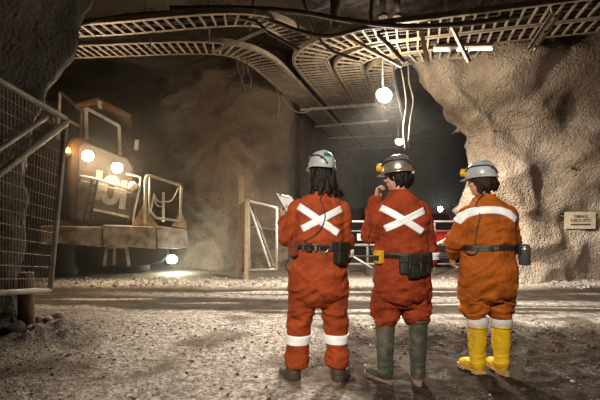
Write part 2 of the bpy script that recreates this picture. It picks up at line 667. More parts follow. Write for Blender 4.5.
# ------------------------------------------------------------------ people
M['skin'] = mat('skin', (0.52, 0.29, 0.19), 0.5, 0, 0.1, 120, 0.15, 20)
M['eye'] = mat('eye_white', (0.7, 0.68, 0.64), 0.2)
M['iris'] = mat('iris', (0.05, 0.03, 0.02), 0.2)
M['lips'] = mat('lips', (0.42, 0.18, 0.14), 0.5)
M['hair_dark'] = mat('dark_hair', (0.014, 0.009, 0.007), 0.55, 0, 0.8, 90, 0.5, 30, spec=0.25)
M['hair_auburn'] = mat('auburn_hair', (0.034, 0.013, 0.008), 0.55, 0, 0.8, 90, 0.5, 30, spec=0.25)
M['reflective'] = mat('reflective_tape', (0.93, 0.94, 0.95), 0.45, 0.0, 0.15, 35, 0.10, 12)
M['cov_red'] = mat('coverall_red_orange', (0.42, 0.072, 0.018), 0.8, 0, 0.8, 14, 0.5, 5, bdist=0.035, spec=0.2)
M['cov_deep'] = mat('coverall_deep_red', (0.35, 0.052, 0.015), 0.8, 0, 0.8, 14, 0.5, 5, bdist=0.035, spec=0.2)
M['cov_orange'] = mat('coverall_orange', (0.47, 0.115, 0.011), 0.8, 0, 0.8, 14, 0.5, 5, bdist=0.035, spec=0.2)
M['brown_leather'] = mat('brown_leather', (0.23, 0.055, 0.022), 0.55, 0, 0.3, 60, 0.4, 10)
M['shell_white'] = mat('helmet_white', (0.50, 0.53, 0.52), 0.32, 0, 0.05, 30, 0.35, 9)
M['shell_silver'] = mat('helmet_silver', (0.60, 0.53, 0.45), 0.25, 0.75, 0.05, 20, 0.5, 8)
M['shell_grey'] = mat('helmet_grey', (0.44, 0.45, 0.46), 0.32, 0, 0.05, 30, 0.3, 9)
M['sticker_green'] = mat('sticker_green', (0.02, 0.16, 0.10), 0.4)
M['sticker_red'] = mat('sticker_red', (0.55, 0.07, 0.05), 0.4)
M['sticker_pale'] = mat('sticker_pale', (0.75, 0.73, 0.68), 0.4)
M['yellow_plastic'] = mat('yellow_plastic', (0.75, 0.42, 0.02), 0.4, 0, 0.1, 40, 0.3, 10)
M['lens'] = mat('lamp_lens', (0.72, 0.72, 0.66), 0.1)
M['boot_brown'] = mat('boot_leather', (0.045, 0.028, 0.020), 0.6, 0, 0.4, 50, col2=(0.075, 0.055, 0.042), vscale=12)
M['rubber_green'] = mat('boot_rubber_green', (0.055, 0.062, 0.046), 0.42, 0, 0.3, 30, col2=(0.17, 0.145, 0.11), vscale=9, vlo=0.48, vhi=0.7)
M['rubber_yellow'] = mat('boot_rubber_yellow', (0.70, 0.43, 0.012), 0.4, 0, 0.2, 30, col2=(0.42, 0.26, 0.03), vscale=10, vlo=0.48, vhi=0.72)
M['mud_sole'] = mat('muddy_sole', (0.12, 0.075, 0.045), 0.8, 0, 0.8, 50, col2=(0.30, 0.22, 0.15), vscale=14, bdist=0.02)
M['pale_sole'] = mat('pale_muddy_sole', (0.60, 0.36, 0.12), 0.7, 0, 0.6, 50, col2=(0.30, 0.19, 0.09), vscale=14, bdist=0.02)
M['sock'] = mat('pale_sock', (0.72, 0.68, 0.62), 0.9, 0, 0.4, 80, 0.3, 20)
M['paper'] = mat('paper', (0.85, 0.85, 0.83), 0.7)


def limb(mb, pts, rad, n=16, sub=5, flat=None):
    """tapered round limb with rounded ends"""
    P = catmull(pts, sub)
    k = len(pts) - 1
    rr = []
    for i in range(len(P)):
        t = i / (len(P) - 1) * k
        j = min(int(t), k - 1)
        u = t - j
        u = u * u * (3 - 2 * u)
        rr.append(rad[j] * (1 - u) + rad[j + 1] * u)
    d0 = (P[0] - P[1]).normalized()
    d1 = (P[-1] - P[-2]).normalized()
    pre, post = [], []
    for a in (80, 55, 28):
        pre.append((P[0] + d0 * rr[0] * math.sin(R(a)) * 0.8, rr[0] * math.cos(R(a))))
        post.insert(0, (P[-1] + d1 * rr[-1] * math.sin(R(a)) * 0.8, rr[-1] * math.cos(R(a))))
    seq = pre + list(zip(P, rr)) + post
    mb.tube([s[0] for s in seq], [s[1] for s in seq], n)
    return mb


def sect(z, cx, cy, rx, ry, n=32, e=2.4):
    out = []
    for k in range(n):
        a = 2 * PI * k / n
        c, s = math.cos(a), math.sin(a)
        out.append(Vector((cx + rx * math.copysign(abs(c) ** (2 / e), c), cy + ry * math.copysign(abs(s) ** (2 / e), s), z)))
    return out


def remesh(mb, voxel, smooth=6, fac=0.5):
    me = bpy.data.meshes.new('tmp')
    me.from_pydata(mb.v, [], mb.f)
    bm = bmesh.new()
    bm.from_mesh(me)
    bmesh.ops.recalc_face_normals(bm, faces=bm.faces)
    bm.to_mesh(me)
    bm.free()
    o = bpy.data.objects.new('tmp', me)
    C.objects.link(o)
    r = o.modifiers.new('r', 'REMESH')
    r.mode = 'VOXEL'
    r.voxel_size = voxel
    if smooth:
        s = o.modifiers.new('s', 'SMOOTH')
        s.factor = fac
        s.iterations = smooth
    dg = bpy.context.evaluated_depsgraph_get()
    out = bpy.data.meshes.new_from_object(o.evaluated_get(dg))
    bpy.data.objects.remove(o)
    bpy.data.meshes.remove(me)
    return out


def mesh_obj(name, me, m, parent=None):
    me.name = name
    me.materials.clear()
    me.materials.append(m)
    me.polygons.foreach_set('use_smooth', [True] * len(me.polygons))
    o = bpy.data.objects.new(name, me)
    C.objects.link(o)
    if parent is not None:
        o.parent = parent
    return o


def displace(me, fn):
    nv = len(me.vertices)
    ns = [v.normal.copy() for v in me.vertices]
    for i in range(nv):
        v = me.vertices[i]
        v.co += ns[i] * fn(v.co)
    me.update()


def bvh_of(me):
    return BVHTree.FromPolygons([v.co.copy() for v in me.vertices], [tuple(p.vertices) for p in me.polygons])


def hand(mb, wrist, fwd, nrm, thumb, curl=(25, 30, 20), spread=0.0, scale=1.0):
    """five fingered hand: fwd along the palm, nrm where the palm faces, thumb towards the index side"""
    f = Vector(fwd).normalized()
    n = Vector(nrm)
    n = (n - f * n.dot(f)).normalized()
    s = f.cross(n)
    if s.dot(Vector(thumb)) < 0:
        s = -s
    w = Vector(wrist)
    S = scale
    rings = []
    for l, hw, ht in ((-0.03, 0.026, 0.020), (0.0, 0.028, 0.020), (0.03, 0.037, 0.019), (0.065, 0.041, 0.017), (0.092, 0.040, 0.013), (0.1, 0.036, 0.008)):
        rings.append([w + f * (l * S) + s * (hw * S * math.cos(a)) + n * (ht * S * math.sin(a)) for a in [2 * PI * k / 16 for k in range(16)]])
    mb.rings(rings)
    for i, (off, L) in enumerate(((0.030, 0.072), (0.010, 0.081), (-0.010, 0.075), (-0.029, 0.059))):
        p = w + f * (0.088 * S) + s * (off * S)
        ang = 0.0
        pts = [p - f * 0.012 * S, p.copy()]
        sp = s * (spread * (1.5 - i) * 0.12)
        for k, part in enumerate((0.45, 0.31, 0.24)):
            ang += R(curl[k] + i * 3)
            p = p + (f * math.cos(ang) + n * math.sin(ang) + sp).normalized() * (L * part * S)
            pts.append(p.copy())
        limb(mb, pts, [0.0095 * S, 0.0095 * S, 0.0088 * S, 0.0082 * S, 0.0070 * S], 10, 3)
    b = w + f * (0.022 * S) + s * (0.026 * S) + n * (0.006 * S)
    d1 = (f * 0.55 + s * 0.75 + n * 0.35).normalized()
    d2 = (f * 0.8 + s * 0.30 + n * 0.5).normalized()
    limb(mb, [b, b + d1 * 0.04 * S, b + d1 * 0.04 * S + d2 * 0.034 * S, b + d1 * 0.04 * S + d2 * 0.058 * S],
         [0.015 * S, 0.012 * S, 0.010 * S, 0.0075 * S], 10, 3)


def head_parts(mb, H):
    def ball(c, r):
        mb.ball(c, r, H, 24, 16)
    ball((0, -0.008, 0.030), (0.074, 0.095, 0.092))
    ball((0, 0.020, -0.045), (0.058, 0.068, 0.072))
    ball((0, 0.050, -0.085), (0.032, 0.034, 0.026))
    ball((0, 0.078, 0.035), (0.050, 0.016, 0.012))
    for sx in (-1, 1):
        ball((sx * 0.036, 0.062, -0.018), (0.022, 0.020, 0.020))
        ball((sx * 0.074, -0.004, -0.005), (0.010, 0.022, 0.032))
        ball((sx * 0.080, -0.012, 0.006), (0.008, 0.016, 0.022))
    q = MB()
    limb(q, [(0, 0.078, 0.025), (0, 0.095, 0.002), (0, 0.108, -0.018)], [0.008, 0.010, 0.012], 10, 3)
    q.ball((0, 0.092, -0.020), (0.017, 0.012, 0.010))
    q.ball((0, 0.084, -0.046), (0.022, 0.012, 0.007))
    q.ball((0, 0.082, -0.056), (0.020, 0.012, 0.008))
    mb.add(q.v, q.f, H)


def helmet(root, H, shell, lampm, side, sticker=None, pale=None, name='helmet', cable=True):
    rx, ry, zb, ht = 0.106, 0.126, 0.040, 0.135
    n = 48

    def ringpt(t, k, sh=0.0):
        a = 2 * PI * k / n
        cr = math.cos(t * PI / 2) ** 0.72
        z = zb + (ht - sh) * math.sin(t * PI / 2)
        x, y = (rx - sh) * cr * math.cos(a), -0.006 + (ry - sh) * cr * math.sin(a)
        ridge = 0.006 * math.exp(-(x / 0.018) ** 2) * sstep(0.25, 0.6, t) if sh == 0 else 0
        return Vector((x, y, z + ridge))
    rings = []
    for j in range(9, -1, -1):
        rings.append([ringpt(j / 9 * 0.985, k, 0.006) for k in range(n)])
    for wx, zz in ((0.0, -0.006), (0.007, -0.010), (0.010, -0.007), (0.007, -0.001)):
        r = []
        for k in range(n):
            a = 2 * PI * k / n
            pk = max(0.0, math.sin(a)) ** 3
            wid = wx * (1 + 4.2 * pk)
            r.append(Vector(((rx + wid * 0.9) * math.cos(a), -0.006 + (ry + wid) * math.sin(a), zb + zz - 0.008 * pk * (wx > 0) - 0.01 * max(0, -math.sin(a)) ** 2)))
        rings.append(r)
    for j in range(0, 10):
        rings.append([ringpt(j / 9 * 0.985, k) for k in range(n)])
    q = MB().rings(rings)
    q.v = [tuple(H @ Vector(p)) for p in q.v]
    h = q.build(name, shell, root, True)
    # head lamp
    q = MB()
    q.lathe([(0.020, 0), (0.030, 0.006), (0.033, 0.02), (0.033, 0.036), (0.029, 0.040)], 20, H @ Matrix.Translation((0, 0.118, 0.092)) @ Matrix.Rotation(R(-78), 4, 'X'))
    q.box((0, 0.118, 0.078), (0.036, 0.02, 0.05), H)
    hl = q.build('head_lamp', lampm, h, True)
    MB().lathe([(0.0265, 0.0405), (0.025, 0.043), (0.001, 0.044)], 20, H @ Matrix.Translation((0, 0.118, 0.092)) @ Matrix.Rotation(R(-78), 4, 'X')).build('lamp_lens', M['lens'], hl, True) if False else None
    # strap and cable running over the shell

    def on(az, t, off=0.005):
        a = R(az)
        cr = math.cos(t * PI / 2) ** 0.72
        return H @ Vector((rx * cr * math.cos(a) + off * math.cos(a), -0.006 + ry * cr * math.sin(a) + off * math.sin(a), zb + ht * math.sin(t * PI / 2) + off * 0.5))
    if cable:
        s = side
        pts = [on(90, 0.25), on(90 - s * 30, 0.36), on(90 - s * 65, 0.42), on(90 - s * 100, 0.42), on(90 - s * 135, 0.38), on(90 - s * 160, 0.22), on(90 - s * 172, 0.02, 0.012)]
        MB().tube(catmull(pts, 6), 0.006, 8).build('lamp_cable', M['cable'], h, True)
        q = MB()
        c = on(90 - s * 150, 0.28, 0.004)
        q.ball(c, (0.012, 0.012, 0.010))
        q.build('cable_clip', M['black'], h, True)
    # suspension band showing below the shell
    q = MB()
    for zz in (0,):
        r0 = [H @ Vector((0.088 * math.cos(a), -0.008 + 0.108 * math.sin(a), 0.012)) for a in [2 * PI * k / 32 for k in range(32)]]
        r1 = [H @ Vector((0.092 * math.cos(a), -0.008 + 0.112 * math.sin(a), 0.012)) for a in [2 * PI * k / 32 for k in range(32)]]
        r2 = [H @ Vector((0.092 * math.cos(a), -0.008 + 0.112 * math.sin(a), 0.046)) for a in [2 * PI * k / 32 for k in range(32)]]
        r3 = [H @ Vector((0.088 * math.cos(a), -0.008 + 0.108 * math.sin(a), 0.046)) for a in [2 * PI * k / 32 for k in range(32)]]
        q.rings([r0, r1, r2, r3, r0], False)
    q.build('head_band', M['black'], h, True)
    for st, m_ in ((sticker, None), (pale, M['sticker_pale'])):
        if st:
            az, t, wa, wt, mm = st
            g, nu, nv = [], 8, 6
            for off in (0.0015, 0.004):
                for j in range(nv):
                    for i in range(nu):
                        aa = az + wa * (i / (nu - 1) - 0.5) * 1.0
                        g.append(on(aa, t + wt * (j / (nv - 1) - 0.5), off))
            fs = []
            for l in range(2):
                for j in range(nv - 1):
                    for i in range(nu - 1):
                        b = l * nu * nv + j * nu + i
                        fs.append((b, b + 1, b + nu + 1, b + nu))
            MB().add(g, fs).build('sticker', mm, h, True)
    return h


def band(bvh, c, zs, off, thick, n=56, tilt=0.0, maxr=0.4, rz=0.0):
    """closed strip round a limb or waist that follows the cloth; c is the axis (x, y)"""
    cx, cy = c
    rows = []
    for z in zs:
        rr = []
        for k in range(n):
            a = 2 * PI * k / n
            d = Vector((math.cos(a), math.sin(a), 0))
            o = Vector((cx, cy, z + tilt * math.cos(a)))
            hit = bvh.ray_cast(o, d)
            r = min(hit[3], maxr) if hit[0] is not None else maxr * 0.7
            rr.append(r)
        rr = [max(rr[k], 0.5 * rr[k] + 0.25 * rr[k - 1] + 0.25 * rr[(k + 1) % n]) for k in range(n)]
        rows.append(rr)
    rings = []
    for z, rr in zip(zs, rows):
        rings.append([Vector((cx + (r + off + thick) * math.cos(2 * PI * k / n), cy + (r + off + thick) * math.sin(2 * PI * k / n), z + tilt * math.cos(2 * PI * k / n))) for k, r in enumerate(rr)])
    for z, rr in list(zip(zs, rows))[::-1]:
        rings.append([Vector((cx + (r + off - 0.004) * math.cos(2 * PI * k / n), cy + (r + off - 0.004) * math.sin(2 * PI * k / n), z + tilt * math.cos(2 * PI * k / n))) for k, r in enumerate(rr)])
    rings.append(rings[0])
    return MB().rings(rings, False)


def back_strip(bvh, path, width, off=0.005):
    """tape sewn on the back: path of (x, z) seen from behind"""
    P = catmull([(p[0], 0, p[1]) for p in path], 14)
    nv = 6
    outer, inner = [], []
    for i, p in enumerate(P):
        t = (P[min(i + 1, len(P) - 1)] - P[max(i - 1, 0)]).normalized()
        s = Vector((-t.z, 0, t.x))
        for j in range(nv):
            q = p + s * (width * (j / (nv - 1) - 0.5))
            h = bvh.ray_cast(Vector((q.x, -1.0, q.z)), Vector((0, 1, 0)))
            y = h[0].y if h[0] is not None else 0.0
            nn = h[1] if h[0] is not None else Vector((0, -1, 0))
            if nn.y > 0:
                nn = -nn
            b = Vector((q.x, y, q.z))
            outer.append(b + nn * off)
            inner.append(b - nn * 0.006)
    n = len(P)
    vs = outer + inner
    B = n * nv
    fs = []
    for i in range(n - 1):
        for j in range(nv - 1):
            a = i * nv + j
            fs.append((a, a + 1, a + nv + 1, a + nv))
            fs.append((B + a, B + a + nv, B + a + nv + 1, B + a + 1))
    for i in range(n - 1):
        for j in (0, nv - 1):
            a = i * nv + j
            fs.append((a, a + nv, B + a + nv, B + a))
    for j in range(nv - 1):
        for i in (0, n - 1):
            a = i * nv + j
            fs.append((a, a + 1, B + a + 1, B + a))
    return MB().add(vs, fs)


def boot(root, ankle, yaw, top, rt, ra, m, solem, L=0.27, work=False):
    x, y = ankle
    B = Matrix.Translation((x, y, 0)) @ Matrix.Rotation(R(yaw), 4, 'Z')
    q = MB()
    if work:
        limb(q, [(0, 0, top), (0, 0, 0.12), (0, 0.0, 0.075)], [rt, ra, ra * 1.02], 20)
    else:
        limb(q, [(0, 0, top), (0, 0.004, top * 0.62), (0, 0, 0.16), (0, 0.0, 0.075)], [rt, (rt + ra) / 2 + 0.006, ra, ra * 1.04], 20)
    limb(q, [(0, -0.018, 0.055), (0, 0.05, 0.060), (0, 0.11, 0.050), (0, L - 0.115, 0.042)], [r * (1.22 if work else 1.0) for r in (0.047, 0.052, 0.047, 0.040)], 18)
    me = remesh(q, 0.0075, 5)
    for v in me.vertices:
        if v.co.z < 0.022:
            v.co.z = 0.022
        if not work and v.co.z > top - 0.012:
            v.co.z = min(v.co.z, top)
    displace(me, lambda p: 0.004 * fbm(p * 14 + Vector((x * 9, 0, 0)), 3) + (0.004 * max(0, math.sin(p.z * 90 + 3 * noise.noise(p * 8))) if 0.08 < p.z < 0.2 else 0))
    for v in me.vertices:
        v.co = B @ v.co
    bo = mesh_obj('boot', me, m, root)
    out = []
    for k in range(28):
        a = 2 * PI * k / 28
        yy = math.sin(a)
        ln = L / 2 + 0.014
        wx = (0.056 if work else 0.047) + 0.008 * math.sin(a * 1 - 0.4)
        out.append((wx * math.copysign(abs(math.cos(a)) ** 0.75, math.cos(a)), (L / 2 - 0.075) + ln * math.copysign(abs(yy) ** 0.9, yy)))
    s = MB()
    s.prism(out, 0.010, 0.034)
    s.prism([(p[0] * 0.96, p[1]) for p in out if p[1] < 0.035], -0.004, 0.012)
    s.prism([(p[0] * 0.96, p[1]) for p in out if p[1] > 0.065], -0.002, 0.012)
    s.v = [tuple(B @ Vector(p)) for p in s.v]
    s.build('sole', solem, bo, False, 0.004)
    if not work:
        q = MB()
        rings = [[B @ Vector(((rt + o) * math.cos(a), (rt + o) * math.sin(a), z)) for a in [2 * PI * k / 24 for k in range(24)]]
                 for o, z in ((-0.004, top - 0.022), (0.005, top - 0.020), (0.006, top - 0.004), (-0.002, top + 0.001), (-0.010, top - 0.004), (-0.004, top - 0.022))]
        q.rings(rings, False).build('boot_rim', m, bo, True)
    return bo


def person(P):
    X0, Y0 = P['loc']
    zf = P['z']
    seed = P['seed']
    # ---- body
    q = MB()
    tor = P['torso'] = [(z, cx, cy, rx * (0.91 if z < P['belt_z'] + 0.01 else 0.88), ry) for z, cx, cy, rx, ry in P['torso']]
    q.rings([sect(z, cx, cy, max(rx - 0.028, 0.03), max(ry - 0.028, 0.03)) for z, cx, cy, rx, ry in tor])
    H = Matrix.Translation(P['head']) @ Matrix.Rotation(R(P['yaw']), 4, 'Z') @ Matrix.Rotation(R(P['pitch']), 4, 'X') @ Matrix.Rotation(R(P.get('roll', 0)), 4, 'Y')
    hc = Vector(P['head'])
    tz, tcx, tcy = tor[-1][0], tor[-1][1], tor[-1][2]
    limb(q, [(tcx, tcy, tz - 0.06), ((tcx + hc.x) / 2, (tcy + hc.y) / 2 - 0.005, (tz + hc.z) / 2 - 0.03), (hc.x, hc.y - 0.01, hc.z - 0.02)], [0.062, 0.056, 0.055])
    head_parts(q, H)
    for side in ('L', 'R'):
        sh, el, wr = [Vector(p) for p in P['arm' + side]]
        limb(q, [sh, (sh + el) / 2, el], [0.052, 0.045, 0.040])
        limb(q, [el, (el * 0.6 + wr * 0.4), wr], [0.040, 0.040, 0.026])
        hd = P['hand' + side]
        hand(q, wr + (wr - el).normalized() * 0.02, hd[0], hd[1], hd[2], hd[3])
        hp, kn, an = [Vector(p) for p in P['leg' + side]]
        fx, fy = P['foot' + side][0]
        limb(q, [hp, kn, Vector((fx, fy, 0.09))], [0.080, 0.052, 0.036])
        fw = Matrix.Rotation(R(P['foot' + side][1]), 3, 'Z') @ Vector((0, 1, 0))
        limb(q, [Vector((fx, fy, 0.06)), Vector((fx, fy, 0.05)) + fw * 0.1, Vector((fx, fy, 0.045)) + fw * 0.15], [0.034, 0.034, 0.024])
    me = remesh(q, 0.0058, 3)
    root = mesh_obj('person', me, M['skin'])
    root.location = (X0, Y0, zf)
    for sx in (-1, 1):
        e = MB().ball((sx * 0.031, 0.074, 0.012), (0.012, 0.012, 0.010), H).build('eye', M['eye'], root, True)
        MB().ball((sx * 0.031, 0.0845, 0.012), (0.005, 0.003, 0.005), H).build('iris', M['iris'], e, True)
    # ---- coverall
    q = MB()
    q.rings([sect(*t) for t in tor])
    for side in ('L', 'R'):
        sh, el, wr = [Vector(p) for p in P['arm' + side]]
        ar = P.get('arm_r', (0.062, 0.066, 0.060, 0.044))
        limb(q, [sh + (Vector((0, 0, 1.35)) - sh) * 0.25, sh, (sh + el) / 2, el], [ar[0] * 0.8, ar[0], ar[1], ar[2]])
        limb(q, [el, el * 0.55 + wr * 0.45, wr], [ar[2], ar[2] * 0.98, ar[3]])
        hp, kn, an = [Vector(p) for p in P['leg' + side]]
        lr = P['leg_r']
        mid = P.get('legmid' + side)
        pts = [hp, hp * 0.5 + kn * 0.5, kn, kn * 0.45 + an * 0.55, an]
        limb(q, pts, lr, 20)
    me = remesh(q, 0.0080, 9)
    n = noise.noise
    bz = P['belt_z']
    off = Vector((seed * 3.7, seed * 1.3, seed * 2.1))
    kz = P['legL'][1][2]
    hz_ = P['legL'][2][2]

    def ridge(v):
        return 1 - 2 * abs(n(v))

    def fold(p):
        s = p + off
        w = Vector((n(s * 3.1), n(s * 3.1 + Vector((5, 0, 0))), n(s * 3.1 + Vector((0, 5, 0))))) * 0.12
        t = s + w
        sg = 1 if t.x > 0 else -1
        ua, va = 0.80 * t.x + 0.60 * sg * t.z, 0.80 * t.z - 0.60 * sg * t.x
        ub, vb = 0.35 * t.x - 0.94 * sg * t.z, 0.35 * t.z + 0.94 * sg * t.x
        d = 0.0055 * ridge(Vector((t.x * 4.5, t.y * 4.5, t.z * 7)))
        d += 0.0075 * ridge(Vector((ua * 13, t.y * 4, va * 2.6))) + 0.0075 * ridge(Vector((ub * 13, t.y * 4 + 7, vb * 2.8)))
        d += 0.003 * ridge(Vector((t.x * 7 + t.z * 6, t.y * 7, t.z * 7 - t.x * 6)))
        if p.z > bz:
            g = math.exp(-((p.z - bz - 0.05) / 0.05) ** 2)
            d += g * (0.012 + 0.014 * ridge(Vector((t.x * 9, t.y * 9, t.z * 16))))
            arm = sstep(0.19, 0.26, abs(p.x))
            d += arm * 0.011 * ridge(Vector((t.x * 8, t.y * 8, t.z * 17)))
        else:
            g = math.exp(-((p.z - bz + 0.04) / 0.035) ** 2)
            d += g * 0.010 * ridge(Vector((t.x * 17, t.y * 17, t.z * 6)))
            g = math.exp(-((p.z - kz) / 0.11) ** 2) + P.get('hemfold', 0.9) * math.exp(-((p.z - hz_ - 0.05) / 0.07) ** 2)
            d += g * 0.016 * ridge(Vector((t.x * 5, t.y * 5, t.z * 15)))
            g = math.exp(-((p.z - 0.72) / 0.09) ** 2)
            d += g * 0.013 * ridge(Vector((t.x * 6 + t.z * 8 * (1 if p.x > 0 else -1), t.y * 5, t.z * 7)))
        return d
    for v in me.vertices:
        v.co.z = max(v.co.z, hz_ - 0.022)
    displace(me, fold)
    bvh = bvh_of(me)
    cov = mesh_obj('coverall', me, P['cov'], root)
    # collar
    z, cx, cy, rx, ry = tor[-1]
    MB().rings([sect(z - 0.035, cx, cy, rx + 0.018, ry + 0.018), sect(z + 0.0, cx, cy, rx + 0.012, ry + 0.012), sect(z + 0.022, cx, cy - 0.002, rx + 0.008, ry + 0.008),
                sect(z + 0.022, cx, cy - 0.002, rx - 0.002, ry - 0.002), sect(z - 0.035, cx, cy, rx - 0.004, ry - 0.004)], False).build('collar', P['cov'], cov, True)
    # ---- boots
    for side in ('L', 'R'):
        (fx, fy), yaw = P['foot' + side]
        boot(root, (fx, fy), yaw, *P['boot'])
    helmet(root, H, *P['helmet'])
    return root, cov, bvh, H


def bkmap(P, dy=0.15):
    X0, Y0 = P['loc']
    Yb = Y0 - dy

    def bk(px, py):
        return ((px - 300) * Yb / F - X0, CAMZ + (HY - py) * Yb / F - P['z'])
    return bk


def back_cord(root, bvh, pts, r=0.0045, name='cap_lamp_cord', start=None):
    out = [Vector(s) for s in (start or [])]
    for x, z in pts:
        h = bvh.ray_cast(Vector((x, -1, z)), Vector((0, 1, 0)))
        y = h[0].y if h[0] is not None else -0.1
        out.append(Vector((x, y - r - 0.004, z)))
    return MB().tube(catmull(out, 6), r, 8).build(name, M['cable'], root, True)


def cuff(P, bvh, cov):
    w1, e1 = Vector(P['armR'][2]), Vector(P['armR'][1])
    c = w1.lerp(e1, 0.30)
    band(bvh, (c.x, c.y), (c.z - 0.028, c.z, c.z + 0.028), 0.004, 0.004, 32, 0.0, 0.085).build('cuff_band', M['reflective'], cov, True)


def waist_pt(bvh, c, ang, z):
    d = Vector((math.cos(R(ang)), math.sin(R(ang)), 0))
    h = bvh.ray_cast(Vector((c[0], c[1], z)), d)
    r = min(h[3], 0.27) if h[0] is not None else 0.2
    return Vector((c[0], c[1], z)) + d * r, d


def pouch(parent, name, p, d, w, t, h, m, drop=0.0, bev=0.008):
    """a soft box hung on the belt at p, facing outwards along d"""
    A = Matrix.Translation(p + d * (t / 2 + 0.006) - Vector((0, 0, drop))) @ Matrix.Rotation(math.atan2(d.y, d.x) + PI / 2, 4, 'Z')
    q = MB()
    q.rings([[A @ Vector((w / 2 * sx * k, t / 2 * sy * k2, z)) for sx, sy in ((-1, -1), (0, -1.12), (1, -1), (1, 1), (-1, 1))]
             for z, k, k2 in ((-h / 2, 0.86, 0.8), (-h / 2 + h * 0.12, 1.0, 1.0), (h * 0.2, 1.0, 0.98), (h / 2, 0.94, 0.85))])
    o = q.build(name, m, parent, False, bev)
    f = MB()
    f.rings([[A @ Vector((w * 0.53 * sx, y, z)) for sx, y in ((-1, -t / 2 - 0.006), (1, -t / 2 - 0.006), (1, t / 2), (-1, t / 2))] for z in (h * 0.12, h / 2 + 0.004)])
    f.build('flap', m, o, False, bev * 0.6)
    return o


fz = lambda x, y: floor_h(x, y) - 0.004

# --- first man: long dark hair, white helmet, writing board
P1 = dict(hemfold=0.25, loc=(0.142, 3.39), seed=1, cov=M['cov_red'], belt_z=1.075,
          torso=[(0.62, 0.0, 0.01, 0.12, 0.10), (0.68, 0.0, 0.0, 0.20, 0.14), (0.76, 0.0, -0.005, 0.232, 0.155), (0.88, 0.0, -0.015, 0.238, 0.160), (1.0, 0.0, -0.005, 0.222, 0.145),
                 (1.07, 0.0, 0.0, 0.205, 0.132), (1.10, 0.0, 0.0, 0.222, 0.145), (1.22, 0.008, 0.0, 0.228, 0.145), (1.34, 0.010, -0.005, 0.215, 0.143), (1.41, 0.014, -0.005, 0.185, 0.128), (1.465, 0.020, 0.0, 0.125, 0.100), (1.515, 0.025, 0.008, 0.072, 0.072)],
          head=(0.028, 0.030, 1.655), yaw=22, pitch=-4, roll=4,
          armL=((-0.155, 0.0, 1.375), (-0.222, 0.010, 1.145), (-0.272, 0.235, 1.275)), armR=((0.168, 0.0, 1.375), (0.182, -0.020, 1.150), (0.222, 0.010, 0.965)),
          handL=((-0.25, 0.55, 0.75), (0.9, 0.1, 0.2), (0.1, -0.6, 0.6), (32, 40, 30)), handR=((-0.3, 0.6, -0.6), (-0.9, -0.2, 0), (0, 0.6, 0.6), (28, 35, 25)),
          legL=((-0.105, 0.0, 0.80), (-0.140, 0.01, 0.50), (-0.172, 0.0, 0.165)), legR=((0.110, 0.0, 0.80), (0.135, 0.01, 0.50), (0.150, 0.0, 0.165)),
          leg_r=[0.108, 0.099, 0.080, 0.075, 0.084], footL=((-0.195, -0.02), 28), footR=((0.158, -0.03), -24),
          boot=(0.19, 0.054, 0.058, M['boot_brown'], M['mud_sole'], 0.28, True),
          helmet=(M['shell_white'], M['lens'], -1, (-72 - 22, 0.44, 36, 0.20, M['sticker_green']), None))
P1['z'] = fz(0.12, 3.38)
man, cov, bvh, H1 = person(P1)
tag(man, 'person in red-orange coverall with white back cross and dark ankle boots, long dark hair', 'person', 'mine workers seen from behind')
bk = bkmap(P1)
for a, b in (((298.5, 206), (338.5, 233.5)), ((302, 229), (342.5, 208.5))):
    back_strip(bvh, [bk(*a), bk((a[0] + b[0]) / 2, (a[1] + b[1]) / 2), bk(*b)], 0.053).build('reflective_strip', M['reflective'], cov, True)
for c, zs in (((-0.160, 0.0), (0.315, 0.34, 0.365, 0.385)), ((0.145, 0.0), (0.32, 0.345, 0.37, 0.388))):
    band(bvh, c, zs, 0.003, 0.004, 40, 0.0, 0.13).build('leg_band', M['reflective'], cov, True)
belt = band(bvh, (0, 0), (1.055, 1.075, 1.100), 0.002, 0.007, 64, -0.006, 0.25).build('belt', M['leather'], man, True)
p, d = waist_pt(bvh, (0, 0), 212, 1.075)
pouch(belt, 'tool_pouch', p, d, 0.085, 0.045, 0.115, M['brown_leather'], 0.01)
p, d = waist_pt(bvh, (0, 0), 318, 1.06)
pouch(belt, 'lamp_battery', p, d, 0.115, 0.07, 0.165, M['leather'], 0.03, 0.012)
p, d = waist_pt(bvh, (0, 0), 245, 1.075)
pouch(belt, 'belt_pouch', p, d, 0.05, 0.02, 0.065, M['leather'])
p, d = waist_pt(bvh, (0, 0), 283, 1.068)
A = Matrix.Translation(p + d * 0.016) @ Matrix.Rotation(math.atan2(d.y, d.x), 4, 'Z') @ Matrix.Rotation(R(90), 4, 'Y')
MB().tube([A @ Vector((0.034 * math.cos(t), 0.034 * math.sin(t), 0)) for t in [2 * PI * k / 24 for k in range(25)]], 0.006, 8, False).build('belt_ring', M['chrome'], belt, True)
for an in (232, 262, 298):
    p, d = waist_pt(bvh, (0, 0), an, 1.077)
    A = Matrix.Translation(p + d * 0.012) @ Matrix.Rotation(math.atan2(d.y, d.x), 4, 'Z')
    MB().box((0, 0, 0), (0.008, 0.016, 0.05), A).build('belt_slide', M['chrome'], belt, False, 0.002)
back_cord(man, bvh, [bk(321, 197), bk(323, 206), bk(325, 217), bk(321, 228), bk(313, 236), bk(304, 241)], start=[H1 @ Vector((0.03, -0.145, 0.04)), H1 @ Vector((0.035, -0.13, -0.06))])
# sleeve cuff of the right arm
cuff(P1, bvh, cov)
# short cord hanging at the left hip
p, d = waist_pt(bvh, (0, 0), 200, 1.04)
MB().tube(catmull([p + d * 0.02, p + d * 0.03 + Vector((0, 0, -0.06)), p + d * 0.035 + Vector((-0.02, 0, -0.11)), p + d * 0.03 + Vector((0.0, 0, -0.16))], 5), 0.005, 6).build('belt_cord', M['cable'], belt, True)


